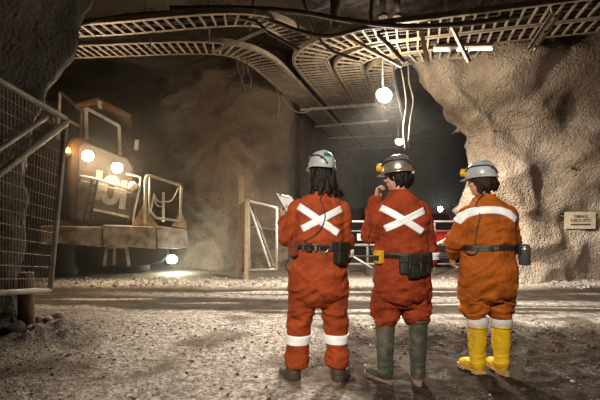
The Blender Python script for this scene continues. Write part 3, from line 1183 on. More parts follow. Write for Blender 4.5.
def hair(root, H, locks, m, seed, cap=True):
    r_ = random.Random(seed)
    q = MB()
    if cap:
        q.ball((0, -0.016, 0.02), (0.086, 0.098, 0.090), H, 24, 16)
    for x, y, L, r0, dx, dy in locks:
        a = Vector((x, y, 0.03))
        pts = [a]
        for k in range(1, 5):
            t = k / 4
            pts.append(Vector((x * (1 + 0.10 * t) + dx * t * t, y - 0.022 * math.sin(t * PI * 0.8) + dy * t * t, 0.03 - L * t)) + Vector((r_.uniform(-.006, .006), r_.uniform(-.006, .006), 0)))
        qq = MB()
        limb(qq, pts, [r0 * 0.8, r0, r0 * 0.95, r0 * 0.7, r0 * 0.25], 10, 3)
        q.add(qq.v, qq.f, H)
    me = remesh(q, 0.0055, 2)
    displace(me, lambda p: 0.004 * noise.noise(Vector((p.x * 55, p.y * 55, p.z * 7))) + 0.003 * noise.noise(p * 40))
    return mesh_obj('hair', me, m, root)


lk = []
for i in range(15):
    a = R(182 + i * 12.2)
    L = 0.215 + 0.05 * math.sin(i * 1.9) + (0.03 if i > 8 else 0)
    lk.append((0.078 * math.cos(a), 0.090 * math.sin(a), L, 0.024, 0.03 * math.cos(a) + 0.012, -0.02))
for i in range(5):
    lk.append((0.050 + 0.006 * i, -0.075 + 0.016 * i, 0.255 - 0.010 * i, 0.016, 0.075 + 0.012 * i, -0.01))
hair(man, H1, lk, M['hair_dark'], 3)

# the writing board in the first man's left hand
wl = Vector(P1['armL'][2]) + Vector(man.location)
bc = empty('clipboard', wl + Vector((0.055, 0.08, 0.105)))
u = Vector((-0.42, 0.42, 0.72)).normalized()
nn = Vector((0.78, -0.55, 0.30))
nn = (nn - u * nn.dot(u)).normalized()
s = u.cross(nn)
BM = Matrix((s, u, nn)).transposed().to_4x4()
BM.translation = (0, 0, 0)
MB().box((0, 0, 0), (0.225, 0.31, 0.005), BM).build('board', M['black'], bc, False, 0.002)
MB().box((-0.003, -0.008, 0.004), (0.205, 0.275, 0.0025), BM).build('paper', M['paper'], bc)
q = MB().box((0, 0.142, 0.008), (0.11, 0.022, 0.010), BM)
q.tube([BM @ Vector((-0.05, 0.15, 0.012)), BM @ Vector((0.05, 0.15, 0.012))], 0.006, 8)
q.build('clip', M['chrome'], bc)
tag(bc, 'dark clipboard with white paper held in the left hand of the long-haired worker', 'clipboard')

# --- second man: silver helmet, hand to his chin, green rubber boots
P2 = dict(loc=(0.815, 3.41), seed=2, cov=M['cov_deep'], belt_z=1.005,
          torso=[(0.62, 0.0, 0.01, 0.12, 0.10), (0.68, -0.01, 0.0, 0.20, 0.14), (0.76, -0.012, -0.005, 0.226, 0.155), (0.86, -0.01, -0.015, 0.230, 0.160), (0.94, -0.01, -0.005, 0.220, 0.148),
                 (1.00, -0.012, 0.0, 0.205, 0.135), (1.04, -0.012, 0.0, 0.220, 0.148), (1.16, -0.008, -0.005, 0.226, 0.150), (1.28, -0.002, -0.012, 0.226, 0.150), (1.37, -0.002, -0.012, 0.200, 0.136), (1.435, -0.008, -0.004, 0.140, 0.108), (1.500, -0.02, 0.010, 0.074, 0.074)],
          head=(-0.035, 0.030, 1.625), yaw=62, pitch=-6, roll=0,
          armL=((-0.165, 0.0, 1.350), (-0.250, 0.04, 1.155), (-0.180, 0.175, 1.435)), armR=((0.150, -0.01, 1.350), (0.172, -0.03, 1.135), (0.205, -0.02, 0.945)),
          handL=((0.1, -0.05, 0.9), (0.75, -0.35, 0.2), (-0.2, 0.7, 0.2), (45, 60, 45)), handR=((-0.15, 0.35, -0.9), (-0.9, -0.1, 0), (0, 0.9, 0.2), (22, 28, 20)),
          legL=((-0.105, 0.0, 0.80), (-0.130, 0.015, 0.60), (-0.138, 0.0, 0.490)), legR=((0.098, 0.0, 0.80), (0.112, 0.015, 0.60), (0.112, 0.0, 0.490)),
          leg_r=[0.110, 0.104, 0.093, 0.088, 0.080], footL=((-0.142, -0.01), 36), footR=((0.115, -0.02), -6),
          boot=(0.50, 0.077, 0.060, M['rubber_green'], M['mud_sole'], 0.285, False),
          helmet=(M['shell_silver'], M['yellow_plastic'], -1, (-40 - 62, 0.16, 20, 0.2, M['sticker_red']), (-8 - 62, 0.25, 24, 0.25, M['sticker_pale'])))
P2['z'] = fz(0.81, 3.40)
man, cov, bvh, H2 = person(P2)
tag(man, 'person with a hand to the chin, red coverall tucked in dark green rubber boots', 'person', 'mine workers seen from behind')
bk = bkmap(P2)
for a, b in (((383, 207.5), (423, 232)), ((385.5, 229), (425.5, 210))):
    back_strip(bvh, [bk(*a), bk((a[0] + b[0]) / 2, (a[1] + b[1]) / 2), bk(*b)], 0.052).build('reflective_strip', M['reflective'], cov, True)
belt = band(bvh, (-0.01, 0), (0.985, 1.005, 1.030), 0.002, 0.007, 64, -0.008, 0.25).build('belt', M['leather'], man, True)
cuff(P2, bvh, cov)
p, d = waist_pt(bvh, (-0.01, 0), 208, 0.995)
pd = pouch(belt, 'gas_detector', p, d, 0.075, 0.04, 0.10, M['yellow_plastic'], 0.0)
A = Matrix.Translation(p + d * 0.052) @ Matrix.Rotation(math.atan2(d.y, d.x), 4, 'Z')
MB().box((0, 0, -0.005), (0.006, 0.045, 0.035), A).build('display', M['black'], pd)
for an, w, t, h, dr in ((262, 0.07, 0.05, 0.15, 0.055), (281, 0.085, 0.06, 0.17, 0.07), (300, 0.07, 0.07, 0.16, 0.06), (317, 0.06, 0.05, 0.17, 0.05)):
    p, d = waist_pt(bvh, (-0.01, 0), an, 1.0)
    pouch(belt, 'belt_pouch', p, d, w, t, h, M['leather'], dr, 0.011)
for an in (271, 291):
    p, d = waist_pt(bvh, (-0.01, 0), an, 0.99)
    MB().tube(catmull([p + d * 0.05, p + d * 0.085 + Vector((0, 0, -0.05)), p + d * 0.08 + Vector((0, 0, -0.10)), p + d * 0.05 + Vector((0.0, 0, -0.14))], 5), 0.006, 6).build('belt_cord', M['cable'], belt, True)
# cord loop from lamp down the left side to the belt
back_cord(man, bvh, [bk(374, 228), bk(371, 236), bk(371.5, 245), bk(375, 251)], 0.004)
lk = [(0.070 * math.cos(R(180 + i * 15)), 0.088 * math.sin(R(180 + i * 15)), 0.115 + 0.02 * math.sin(i * 2.2), 0.024, -0.015 * math.cos(R(180 + i * 15)), 0.012) for i in range(13)]
hair(man, H2, lk, M['hair_dark'], 5)
q = MB()
q.ball((-0.01, -0.128, 0.018), (0.022, 0.014, 0.016), H2)
q.ball((0.02, -0.124, 0.026), (0.012, 0.010, 0.010), H2)
q.build('ratchet_knob', M['sticker_pale'], man, True)

# --- third man: grey helmet, orange coverall, yellow rubber boots
P3 = dict(loc=(1.565, 3.58), seed=3, cov=M['cov_orange'], belt_z=1.045,
          torso=[(0.60, 0.0, 0.01, 0.12, 0.10), (0.66, 0.0, 0.0, 0.20, 0.14), (0.74, -0.008, -0.005, 0.232, 0.160), (0.86, -0.008, -0.018, 0.236, 0.165), (0.98, -0.005, -0.008, 0.222, 0.150),
                 (1.045, -0.004, 0.0, 0.208, 0.136), (1.085, -0.004, 0.0, 0.225, 0.150), (1.18, -0.002, 0.0, 0.232, 0.150), (1.28, 0.0, -0.008, 0.230, 0.150), (1.345, -0.002, -0.008, 0.205, 0.136), (1.405, -0.006, -0.002, 0.142, 0.106), (1.460, -0.015, 0.010, 0.074, 0.074)],
          head=(-0.045, 0.030, 1.590), yaw=52, pitch=-5, roll=0,
          armL=((-0.165, 0.0, 1.320), (-0.248, 0.02, 1.105), (-0.235, 0.14, 0.975)), armR=((0.160, 0.0, 1.320), (0.172, -0.01, 1.105), (0.180, 0.08, 0.910)),
          handL=((0.05, 0.45, -0.85), (0.85, 0.1, 0.1), (0, 0.9, 0.3), (26, 32, 22)), handR=((-0.15, 0.4, -0.9), (-0.9, -0.1, 0), (0, 0.9, 0.3), (24, 30, 20)),
          legL=((-0.105, 0.0, 0.78), (-0.112, 0.015, 0.60), (-0.112, 0.0, 0.490)), legR=((0.098, 0.0, 0.78), (0.105, 0.015, 0.60), (0.105, 0.0, 0.490)),
          leg_r=[0.114, 0.108, 0.095, 0.090, 0.080], footL=((-0.092, -0.01), 24), footR=((0.108, -0.01), 12),
          boot=(0.40, 0.076, 0.062, M['rubber_yellow'], M['pale_sole'], 0.275, False),
          helmet=(M['shell_grey'], M['yellow_plastic'], -1, (-36 - 52, 0.15, 26, 0.17, M['sticker_red']), None))
P3['z'] = fz(1.56, 3.57)
man, cov, bvh, H3 = person(P3)
tag(man, 'person in orange coverall with one white shoulder band and yellow rubber boots', 'person', 'mine workers seen from behind')
bk = bkmap(P3)
back_strip(bvh, [bk(462.5, 222), bk(470, 214.5), bk(479, 211), bk(490, 210), bk(501, 211), bk(510, 214.5), bk(517, 219.5)], 0.060).build('reflective_strip', M['reflective'], cov, True)
belt = band(bvh, (-0.004, 0), (1.025, 1.045, 1.070), 0.002, 0.007, 64, 0.004, 0.25).build('belt', M['leather'], man, True)
p, d = waist_pt(bvh, (-0.004, 0), 338, 1.03)
A = Matrix.Translation(p + d * 0.062 + Vector((0, -0.02, -0.035)))
ca = MB().lathe([(0.036, -0.088), (0.044, -0.080), (0.044, 0.055), (0.040, 0.072), (0.026, 0.080)], 24, A).build('rescue_canister', mat('canister_grey', (0.11, 0.11, 0.115), 0.35, 0.4, 0.1, 40), belt, True)
MB().lathe([(0.0455, 0.030), (0.047, 0.034), (0.047, 0.046), (0.0455, 0.050)], 24, A).build('canister_band', M['chrome'], ca, True)
MB().box((-0.045, 0, 0.03), (0.03, 0.05, 0.06), A).build('belt_loop', M['leather'], ca)
p, d = waist_pt(bvh, (-0.004, 0), 268, 1.05)
A = Matrix.Translation(p + d * 0.012) @ Matrix.Rotation(math.atan2(d.y, d.x), 4, 'Z')
MB().box((0, 0, 0), (0.008, 0.04, 0.04), A).build('belt_slide', M['chrome'], belt, False, 0.002)
back_cord(man, bvh, [bk(480, 203), bk(480, 215), bk(477.5, 228), bk(476, 238), bk(476, 245)], start=[H3 @ Vector((-0.05, -0.10, -0.03))])
MB().tube(catmull([Vector((-0.23, -0.06, 1.03)), Vector((-0.215, -0.125, 1.0)), Vector((-0.17, -0.15, 1.0)), Vector((-0.14, -0.15, 1.04))], 6), 0.006, 6).build('belt_cord', M['cable'], belt, True)
lk = [(0.078 * math.cos(R(165 + i * 13)), 0.090 * math.sin(R(165 + i * 13)), 0.112 + 0.012 * math.sin(i * 2.2), 0.028, 0.012 * math.cos(R(165 + i * 13)), -0.006) for i in range(17)]
hair(man, H3, lk, M['hair_auburn'], 7)
for (fx, fy) in (P3['footL'][0], P3['footR'][0]):
    MB().rings([[Vector((fx + r * math.cos(a), fy + r * math.sin(a), z)) for a in [2 * PI * k / 24 for k in range(24)]] for z, r in ((0.37, 0.070), (0.40, 0.083), (0.425, 0.088), (0.455, 0.086), (0.47, 0.075))]).build('sock', M['sock'], man, True)

# ------------------------------------------------------------------ the mining machine
M['m_body'] = mat('machine_pale_paint', (0.16, 0.135, 0.105), 0.6, 0, 0.3, 30, 0.5, 4)
M['m_side'] = mat('machine_dark_paint', (0.13, 0.085, 0.05), 0.55, 0, 0.3, 30, 0.5, 4)
M['m_deck'] = mat('machine_dusty_deck', (0.50, 0.41, 0.30), 0.75, 0, 0.4, 25, col2=(0.13, 0.085, 0.05), vscale=3.5)
M['m_deck_pale'] = mat('machine_pale_deck', (0.72, 0.67, 0.58), 0.75, 0, 0.4, 25, col2=(0.30, 0.24, 0.17), vscale=4)
M['m_dark'] = mat('machine_dark', (0.026, 0.020, 0.015), 0.7, 0.1, 0.3, 20, 0.4, 4)
M['m_rail'] = mat('machine_rail', (0.78, 0.72, 0.62), 0.5, 0, 0.2, 40, 0.4, 8)
M['m_roof'] = mat('machine_roof', (0.27, 0.14, 0.075), 0.6, 0, 0.3, 20, 0.4, 4)
M['m_glass'] = mat('machine_glass', (0.03, 0.028, 0.025), 0.12)
M['tyre'] = mat('tyre_rubber', (0.030, 0.026, 0.022), 0.8, 0, 0.5, 20)

mO = Vector((-4.5, 9.35, 0))
mYaw = R(20)
mR = Matrix.Translation(mO) @ Matrix.Rotation(mYaw, 4, 'Z')
mRoll = Matrix.Translation((0, 0, 1.0)) @ Matrix.Rotation(R(5.0), 4, 'Y') @ Matrix.Translation((0, 0, -1.0))
mInv = (mR @ mRoll).inverted()


def mp(px, py, b):
    """local (a, b, c) of the machine where the photo's pixel meets the machine plane y = b"""
    o = mInv @ Vector((0, 0, CAMZ))
    d = mInv @ at(px, py, 1.0) - o
    return o + d * ((b - o.y) / d.y)


mach = empty('mining_machine', mO, mYaw)
tag(mach, 'large dusty mining machine with two glowing headlights and a railed front deck', 'mining machine')


def mb_build(q, name, m, parent=mach, smooth=False, bevel=0.0):
    q.v = [tuple(mRoll @ Vector(p)) for p in q.v]
    return q.build(name, m, parent, smooth, bevel)


def slab(pix, b0, b1):
    """outline in photo pixels on plane b0, carried straight back to b1"""
    A = [mp(x, y, b0) for x, y in pix]
    n = len(A)
    q = MB()
    q.v = [tuple(p) for p in A] + [(p.x, b1, p.z) for p in A]
    q.f = [tuple(range(n)), tuple(reversed(range(n, 2 * n)))] + [(i, n + i, n + (i + 1) % n, (i + 1) % n) for i in range(n)]
    return q


# deck
dk = mb_build(slab([(40, 226), (102, 227), (102, 247), (40, 242)], -0.55, 1.2), 'deck', M['m_deck'], bevel=0.02)
mb_build(slab([(103, 225), (156, 227), (156, 249), (128, 247), (103, 247)], -0.62, 0.8), 'deck_plate', M['m_deck'], dk, bevel=0.02)
mb_build(slab([(157, 226), (187, 230), (189, 247), (176, 249), (157, 248)], -0.66, 0.0), 'bumper', M['m_deck_pale'], dk, bevel=0.03)
# hood
hd = mb_build(slab([(66, 143), (72, 136), (82, 137), (128, 158), (134, 166), (133, 218), (128, 224), (76, 224), (68, 220)], 0.0, 2.6), 'hood', M['m_side'], bevel=0.10)
mb_build(slab([(79, 147), (84, 141), (127, 158.5), (133, 167), (132.5, 217), (127, 223), (81, 222.5), (75, 217)], -0.06, 0.02), 'front_panel', M['m_body'], hd, bevel=0.03)
mb_build(slab([(92, 208), (129, 216), (129, 218.5), (92, 210.5)], -0.09, 0.0), 'hood_strip', M['m_rail'], hd, bevel=0.01)
q = MB()
for k in range(4):
    q.add(*[(s_.v, s_.f) for s_ in [slab([(94, 212 + k * 2.6), (127, 219.5 + k * 1.4), (127, 220.3 + k * 1.4), (94, 213.2 + k * 2.6)], -0.08, 0.0)]][0])
mb_build(q, 'grille', M['m_dark'], hd)
# big painted number on the hood
FN = 0.86
for ch, x, y in (('1', 97, 198.5), ('0', 109.5, 203.5), ('1', 122, 208)):
    fc = bpy.data.curves.new('fleet_number', 'FONT')
    fc.body = ch
    fc.size = 1.0
    fc.extrude = 0.012
    fc.offset = 0.03
    tmp = bpy.data.objects.new('tmp', fc)
    C.objects.link(tmp)
    me = bpy.data.meshes.new_from_object(tmp.evaluated_get(bpy.context.evaluated_depsgraph_get()))
    bpy.data.objects.remove(tmp)
    p = mp(x, y, -0.07)
    xs_ = [v.co.x for v in me.vertices]
    cx_ = (min(xs_) + max(xs_)) / 2
    for v in me.vertices:
        v.co = mRoll @ Vector((p.x + (v.co.x - cx_) * 0.95 * FN, -0.07 - v.co.z, p.z + v.co.y * FN))
    me.materials.clear()
    me.materials.append(M['white_paint'])
    o = bpy.data.objects.new('fleet_number', me)
    C.objects.link(o)
    o.parent = hd
# head lamps
for x, y in ((88, 156), (117, 168)):
    p = mp(x, y, -0.10)
    Mx = Matrix.Translation(p) @ Matrix.Rotation(R(90), 4, 'X')
    lo = mb_build(MB().lathe([(0.07, -0.13), (0.11, -0.06), (0.14, 0.0), (0.13, 0.012)], 20, Mx), 'headlight', M['m_dark'], smooth=True)
    mb_build(MB().lathe([(0.125, 0.004), (0.11, 0.024), (0.05, 0.04), (0.002, 0.036)], 20, Mx), 'lens', M['lamp_warm'], lo, True)
    w = mR @ mRoll @ (p + Vector((0, -0.10, 0.0)))
    light('SPOT', 'headlight_beam', w, 270, (1.0, 0.76, 0.50), mR @ mRoll @ (p + Vector((0.60, -1.0, -0.35))), 0.06, 140, 0.8)
    light('POINT', 'headlight_glow', mR @ mRoll @ (p + Vector((0, -0.34, -0.05))), 17, (1.0, 0.78, 0.52), None, 0.06)
p = mp(68, 153, -0.05)
beac = mb_build(MB().lathe([(0.055, -0.06), (0.06, 0.0)], 16, Matrix.Translation(p)), 'beacon', M['m_dark'])
mb_build(MB().lathe([(0.05, 0.0), (0.05, 0.06), (0.035, 0.10), (0.003, 0.115)], 16, Matrix.Translation(p)), 'beacon_lens', M['lamp_amber'], beac, True)
light('POINT', 'beacon_glow', mR @ mRoll @ (p + Vector((0, -0.14, 0.05))), 9, (1.0, 0.42, 0.10), None, 0.05)
# rail over the hood, ladder
q = MB().tube([mp(79, 183, -0.12), mp(81, 176, -0.2), mp(96, 179, -0.25), mp(132, 190, -0.2), mp(133, 196, -0.05)], 0.028)
q.tube([mp(81, 181, -0.2), mp(96, 184, -0.25), mp(131, 193, -0.2)], 0.016)
mb_build(q, 'hood_rail', M['m_rail'], smooth=True)
q = MB()
for x0, x1 in ((92, 82.5), (97.5, 89)):
    q.bar(mp(x0, 180, -0.30), mp(x1, 226, -0.40), 0.035, 0.05)
for k in range(5):
    t = (k + 0.6) / 5.2
    q.bar(mp(92 - 9.5 * t, 180 + 46 * t, -0.30 - 0.1 * t), mp(97.5 - 8.5 * t, 180.6 + 46 * t, -0.30 - 0.1 * t), 0.03, 0.03)
mb_build(q, 'ladder', M['m_dark'])
# small hoop and round lamp right of the hood
mb_build(MB().tube(catmull([mp(126, 174, -0.1), mp(139, 177, -0.15), mp(140.5, 180, -0.15), mp(138, 196, -0.2), mp(134.5, 212, -0.25), mp(133, 226, -0.3)], 5), 0.022), 'grab_rail', M['m_rail'], smooth=True)
p = mp(133, 186, -0.18)
mb_build(MB().ball(p, 0.10), 'round_lamp', M['m_rail'], smooth=True)
mb_build(MB().tube([mp(134, 190, -0.18), mp(136, 205, -0.2), mp(135, 226, -0.25)], 0.03), 'lamp_post', M['m_dark'], smooth=True)
# guard rail with chain on the right of the deck
gr = mb_build(MB().tube([mp(145, 224, -0.5), mp(145.5, 180, -0.5), mp(147, 176, -0.5), mp(149, 175.5, -0.5), mp(180, 185, -0.5), mp(181.5, 187, -0.5), mp(180, 222, -0.5)], 0.030), 'guard_rail', M['m_rail'], smooth=True)
mb_build(MB().tube([mp(150, 176, -0.46), mp(149, 214, -0.46)], 0.020), 'rail_post', M['m_rail'], gr, True)
mb_build(MB().tube([mp(154, 193.5, 0.1), mp(150.5, 212, 0.1)], 0.020), 'rail_post', M['m_rail'], gr, True)
mb_build(MB().tube([mp(163.5, 192.5, 0.1), mp(163, 222, 0.1)], 0.032), 'rail_post', M['m_rail'], gr, True)
mb_build(MB().tube([mp(149, 210, -0.5), mp(156, 218, -0.5), mp(180, 221, -0.5)], 0.028), 'lower_rail', M['m_rail'], gr, True)
for a, b, c in (((154, 194), (158, 201), (164, 202)), ((164, 202), (172, 200), (179, 187)), ((154, 197), (157, 205), (163, 207))):
    mb_build(MB().tube(catmull([mp(*a, -0.3), mp(*b, -0.3), mp(*c, -0.3)], 8), 0.011, 6), 'chain', M['m_rail'], gr, True)
for pix in ([(132, 225), (143, 205), (146, 207), (158, 226)], [(172, 226), (181, 211), (186, 222), (187, 229)]):
    mb_build(slab(pix, -0.42, -0.36), 'gusset', mat('gusset_paint', (0.62, 0.44, 0.24), 0.6, 0, 0.2, 30, 0.4, 6) if 'gus' not in M else M['gus'], dk)
# cab
cb = mb_build(slab([(82, 110), (122, 128), (122, 160), (82, 146)], 0.75, 2.2), 'cab', M['m_dark'], bevel=0.03)
mb_build(slab([(87, 113), (118, 129), (118, 157), (87, 143)], 0.72, 0.76), 'window_glass', M['m_glass'], cb)
q = MB()
W = [mp(86, 108, 0.6), mp(119, 126, 0.6), mp(120.5, 164, 0.6), mp(87, 150, 0.6)]
for a, b in ((0, 1), (1, 2), (3, 0)):
    q.bar(W[a], W[b], 0.075, 0.075)
mb_build(q, 'cab_frame', M['m_rail'], cb, bevel=0.01)
rf = mb_build(slab([(74, 104), (97, 97), (131, 114), (130, 118), (96, 103), (75, 108)], 0.45, 2.4), 'cab_roof', M['m_roof'], bevel=0.02)
mb_build(slab([(97, 99), (102, 101.5), (101.5, 109), (98, 107)], 0.38, 0.46), 'roof_lamp', M['m_rail'], rf, bevel=0.01)
mb_build(MB().tube([mp(137, 140, 0.4), mp(136, 150, 0.4)], 0.05), 'mirror', M['m_rail'])
mb_build(MB().tube([mp(137, 149, 0.42), mp(131, 152, 0.5), mp(121, 148, 0.7)], 0.016), 'mirror_arm', M['m_dark'])
for a, b, r_ in (((60, 92), (83, 112), 0.035), ((66, 119), (82, 128), 0.030), ((60, 92), (58, 140), 0.03), ((82, 108), (80, 145), 0.04)):
    mb_build(MB().tube([mp(*a, 0.5), mp(*b, 0.5)], r_), 'strut', M['m_body'] if r_ > 0.03 else M['m_rail'])
mb_build(slab([(35, 150), (60, 150), (60, 225), (35, 225)], 0.9, 2.6), 'engine_cover', M['m_dark'], bevel=0.05)
# underbody
mb_build(slab([(97, 247), (166, 248), (169, 251), (168, 257), (162, 262), (150, 265), (128, 267), (97, 267)], -0.1, 1.6), 'chassis', M['m_dark'], bevel=0.03)
q = MB()
for a, b in (((107, 246), (104, 266)), ((126, 246), (129, 266)), ((105, 247), (127, 247)), ((115, 247), (114, 265))):
    q.bar(mp(*a, -0.3), mp(*b, -0.3), 0.06, 0.06)
mb_build(q, 'step_frame', M['m_deck'])
p = mp(172, 259, 0.12)
ul = mb_build(MB().lathe([(0.07, -0.10), (0.135, 0.0), (0.13, 0.01)], 16, Matrix.Translation(p) @ Matrix.Rotation(R(120), 4, 'X')), 'under_lamp', M['m_dark'], smooth=True)
mb_build(MB().lathe([(0.125, 0.008), (0.08, 0.036), (0.002, 0.045)], 16, Matrix.Translation(p) @ Matrix.Rotation(R(120), 4, 'X')), 'lens', M['lamp_cool'], ul, True)
light('POINT', 'under_lamp_light', mR @ mRoll @ (p + Vector((0.08, -0.16, -0.12))), 85, (0.95, 1.0, 0.82), None, 0.05)
# tyres stand on the ground, so they are not rolled with the body
for a, b in ((-0.55, 0.35), (0.95, 0.55), (-0.55, 2.9), (0.95, 3.0)):
    A = Matrix.Translation((a, b, 0.62)) @ Matrix.Rotation(R(90), 4, 'Y')
    ty = MB().lathe([(0.34, -0.20), (0.56, -0.22), (0.62, -0.16), (0.635, 0.0), (0.62, 0.16), (0.56, 0.22), (0.34, 0.20)], 36, A).build('tyre', M['tyre'], mach, True)
    MB().lathe([(0.10, -0.19), (0.33, -0.17), (0.345, 0.0), (0.33, 0.17), (0.10, 0.19)], 24, A).build('wheel_rim', M['m_deck'], ty, True)

# ------------------------------------------------------------------ cable trays, pipes, hoses under the roof
DRIFT = Vector((0.29, 1.0, 0)).normalized()


def path_at(path, s):
    acc = 0.0
    for a, b in zip(path, path[1:]):
        L = (b - a).length
        if acc + L >= s:
            return a + (b - a) * ((s - acc) / L), (b - a).normalized()
        acc += L
    return path[-1], (path[-1] - path[-2]).normalized()


def plen(path):
    return sum((b - a).length for a, b in zip(path, path[1:]))


def tray(ctrl, w, label, rung=0.14, ncab=3, cable_label=None, m=None, seed=0, h=0.075):
    m = m or M['tray']
    path = catmull(ctrl, 10)
    base = path[0].copy()
    t = empty('cable_tray', base)
    tag(t, label, 'cable tray', 'cable trays under the roof')
    L = plen(path)
    n = max(4, int(L / 0.12))
    S = []
    for i in range(n + 1):
        p, d = path_at(path, L * i / n)
        s = Vector((d.y, -d.x, 0)).normalized()
        S.append((p - base, s))
    for sg in (-1, 1):
        q = MB()
        rings = []
        for p, s in S:
            c = p + s * (sg * w / 2)
            rings.append([c + s * (-0.012) + Vector((0, 0, 0)), c + s * 0.012, c + s * 0.012 + Vector((0, 0, h)), c + s * (-0.012) + Vector((0, 0, h))])
        q.rings(rings)
        rings = []
        for p, s in S:      # inward foot of the rail
            c = p + s * (sg * (w / 2 - 0.018))
            rings.append([c + s * (-0.022), c + s * 0.022, c + s * 0.022 + Vector((0, 0, 0.006)), c + s * (-0.022) + Vector((0, 0, 0.006))])
        q.rings(rings)
        q.build('side_rail', m, t)
    q = MB()
    k = int(L / rung)
    for i in range(k):
        p, d = path_at(path, (i + 0.5) * rung)
        s = Vector((d.y, -d.x, 0)).normalized()
        p = p - base
        q.bar(p - s * (w / 2 - 0.01) + Vector((0, 0, 0.014)), p + s * (w / 2 - 0.01) + Vector((0, 0, 0.014)), 0.028, 0.022)
    q.build('rungs', m, t)
    r_ = random.Random(seed)
    for c in range(ncab):
        off = (-0.5 + (c + 0.5) / ncab) * (w - 0.12) + r_.uniform(-0.02, 0.02)
        r = r_.choice((0.020, 0.026, 0.032))
        pts = []
        for i, (p, s) in enumerate(S[::3]):
            pts.append(p + base + s * (off + 0.02 * noise.noise(Vector((i * 0.4, c * 7.0, seed)))) + Vector((0, 0, 0.026 + r)))
        o = MB().tube(pts, r, 8).build('power_cable', M['cable'] if c % 2 else M['hose'], None, True)
        tag(o, cable_label, 'cable', 'cables lying in the trays')
    return t


def along(p, L):
    p = Vector(p)
    return [p + DRIFT * (L * k / 4) for k in range(1, 5)]


ZT = 4.0
tA = [(-5.6, 7.20, ZT), (-3.36, 7.02, ZT), (-1.75, 6.88, ZT), (-1.1, 7.0, ZT), (-0.72, 7.45, ZT), (-0.45, 8.2, ZT)]
tray(tA + along(tA[-1], 9.0), 0.52, 'pale ladder tray nearest the back rock wall, curving from the left into the drift', 0.13, 3,
     'cable lying in the ladder tray nearest the back rock wall', seed=1)
tB = [(-5.4, 6.42, ZT), (-2.96, 6.22, ZT), (-1.4, 5.95, ZT), (-0.75, 6.02, ZT + 0.05), (-0.35, 6.4, ZT + 0.14), (-0.02, 7.1, ZT + 0.22)]
tray(tB + along(tB[-1], 2.2), 0.40, 'upper ladder tray over the left side, in front of the one by the back wall', 0.16, 3,
     'cable lying in the upper ladder tray over the left side', seed=2)
tC = [(7.6, 4.75, ZT + 0.05), (5.6, 5.22, ZT + 0.05), (3.7, 5.66, ZT + 0.02), (1.8, 6.18, ZT), (1.05, 6.40, ZT), (0.52, 6.75, ZT), (0.20, 7.3, ZT), (0.28, 8.0, ZT)]
tray(tC + along(tC[-1], 9.0), 0.60, 'outermost tray bending in from the right, its outer rail nearest the camera', 0.15, 4,
     'cable lying in the outermost tray that bends in from the right', seed=3)
tD = [(7.6, 5.33, ZT + 0.05), (5.6, 5.82, ZT + 0.05), (3.8, 6.25, ZT + 0.02), (2.2, 6.68, ZT), (1.6, 6.85, ZT), (1.15, 7.1, ZT), (0.88, 7.55, ZT), (0.95, 8.1, ZT)]
tray(tD + along(tD[-1], 9.0), 0.50, 'middle tray bending in from the right between the other two', 0.15, 3,
     'cable lying in the middle tray that bends in from the right', seed=4)
tE = [(3.0, 7.05, ZT), (2.3, 7.18, ZT), (1.8, 7.42, ZT), (1.50, 7.8, ZT), (1.56, 8.3, ZT)]
tray(tE + along(tE[-1], 9.0), 0.50, 'innermost short tray over the bright work lamp', 0.15, 3,
     'cable lying in the innermost tray over the work lamp', seed=5)


def roof_z(x, y):
    s = Vector((x, y, 12.0))
    return 4.95 + 0.28 * noise.noise(s * 0.5) + 0.2 * noise.noise(s * 1.2) + 0.08 * fbm(s * 3.5, 3)


# cross struts hung under the drift trays
ordn = ['nearest', 'second', 'third', 'fourth']
for i, (a, b) in enumerate((((300, 110), (379, 104)), ((315, 126.5), (388, 120.5)), ((327, 138), (392, 135.5)), ((340, 149), (398, 147)))):
    z = ZT - 0.07
    pa = at(a[0], a[1], F * (z - CAMZ) / (HY - a[1]))
    pb = at(b[0], b[1], F * (z - CAMZ) / (HY - b[1]))
    o = empty('tray_hanger', pa)
    q = MB().bar(Vector((0, 0, 0)), pb - pa, 0.060, 0.05)
    q.build('strut', M['m_rail'], o)
    for t in (0.02, 0.98):
        p = (pb - pa) * t
        MB().tube([p + Vector((0, 0, -0.05)), Vector((p.x, p.y, roof_z(pa.x + p.x, pa.y + p.y) - pa.z + 0.05))], 0.010, 6).build('rod', M['galv'], o)
    tag(o, 'steel cross strut under the drift trays, %s of four to the camera' % ordn[i], 'tray hanger', 'cross struts under the drift trays')

# slanted angle braces and rods on the right hand trays
br = [((450, 25), (468, 62), 6.05, 6.1, 'slanted steel brace under the right trays, above the left edge of the pale pillar', 0.05),
      ((419, 22), (427, 62), 6.0, 6.2, 'short steel brace hanging beside the bright lamp end of the right trays', 0.05),
      ((553, 12), (528, 50), 5.6, 6.0, 'long pale twin brace slanting across the right hand trays', 0.05),
      ((265, 29), (212, 52), 5.75, 6.7, 'pale bar slanting across the bend of the two left trays', 0.045),
      ((345, 36), (400, 66), 6.2, 6.4, 'pale brace slanting down across the bends of the right trays', 0.05)]
for a, b, Y0_, Y1_, lb, w in br:
    pa, pb = at(*a, Y0_), at(*b, Y1_)
    d = pb - pa
    q = MB().bar(pa, pb, w, 0.012).bar(pa + Vector((w / 2, 0, 0)), pb + Vector((w / 2, 0, 0)), 0.012, w)
    if 'twin' in lb:
        q.bar(pa + Vector((0.10, 0, 0)), pb + Vector((0.10, 0.02, 0)), w * 0.7, 0.03)
        for t in (0.1, 0.5, 0.9):
            q.bar(pa + d * t, pa + d * t + Vector((0.10, 0, 0)), 0.02, 0.03)
    o = q.build('brace', M['tray'])
    tag(o, lb, 'brace')
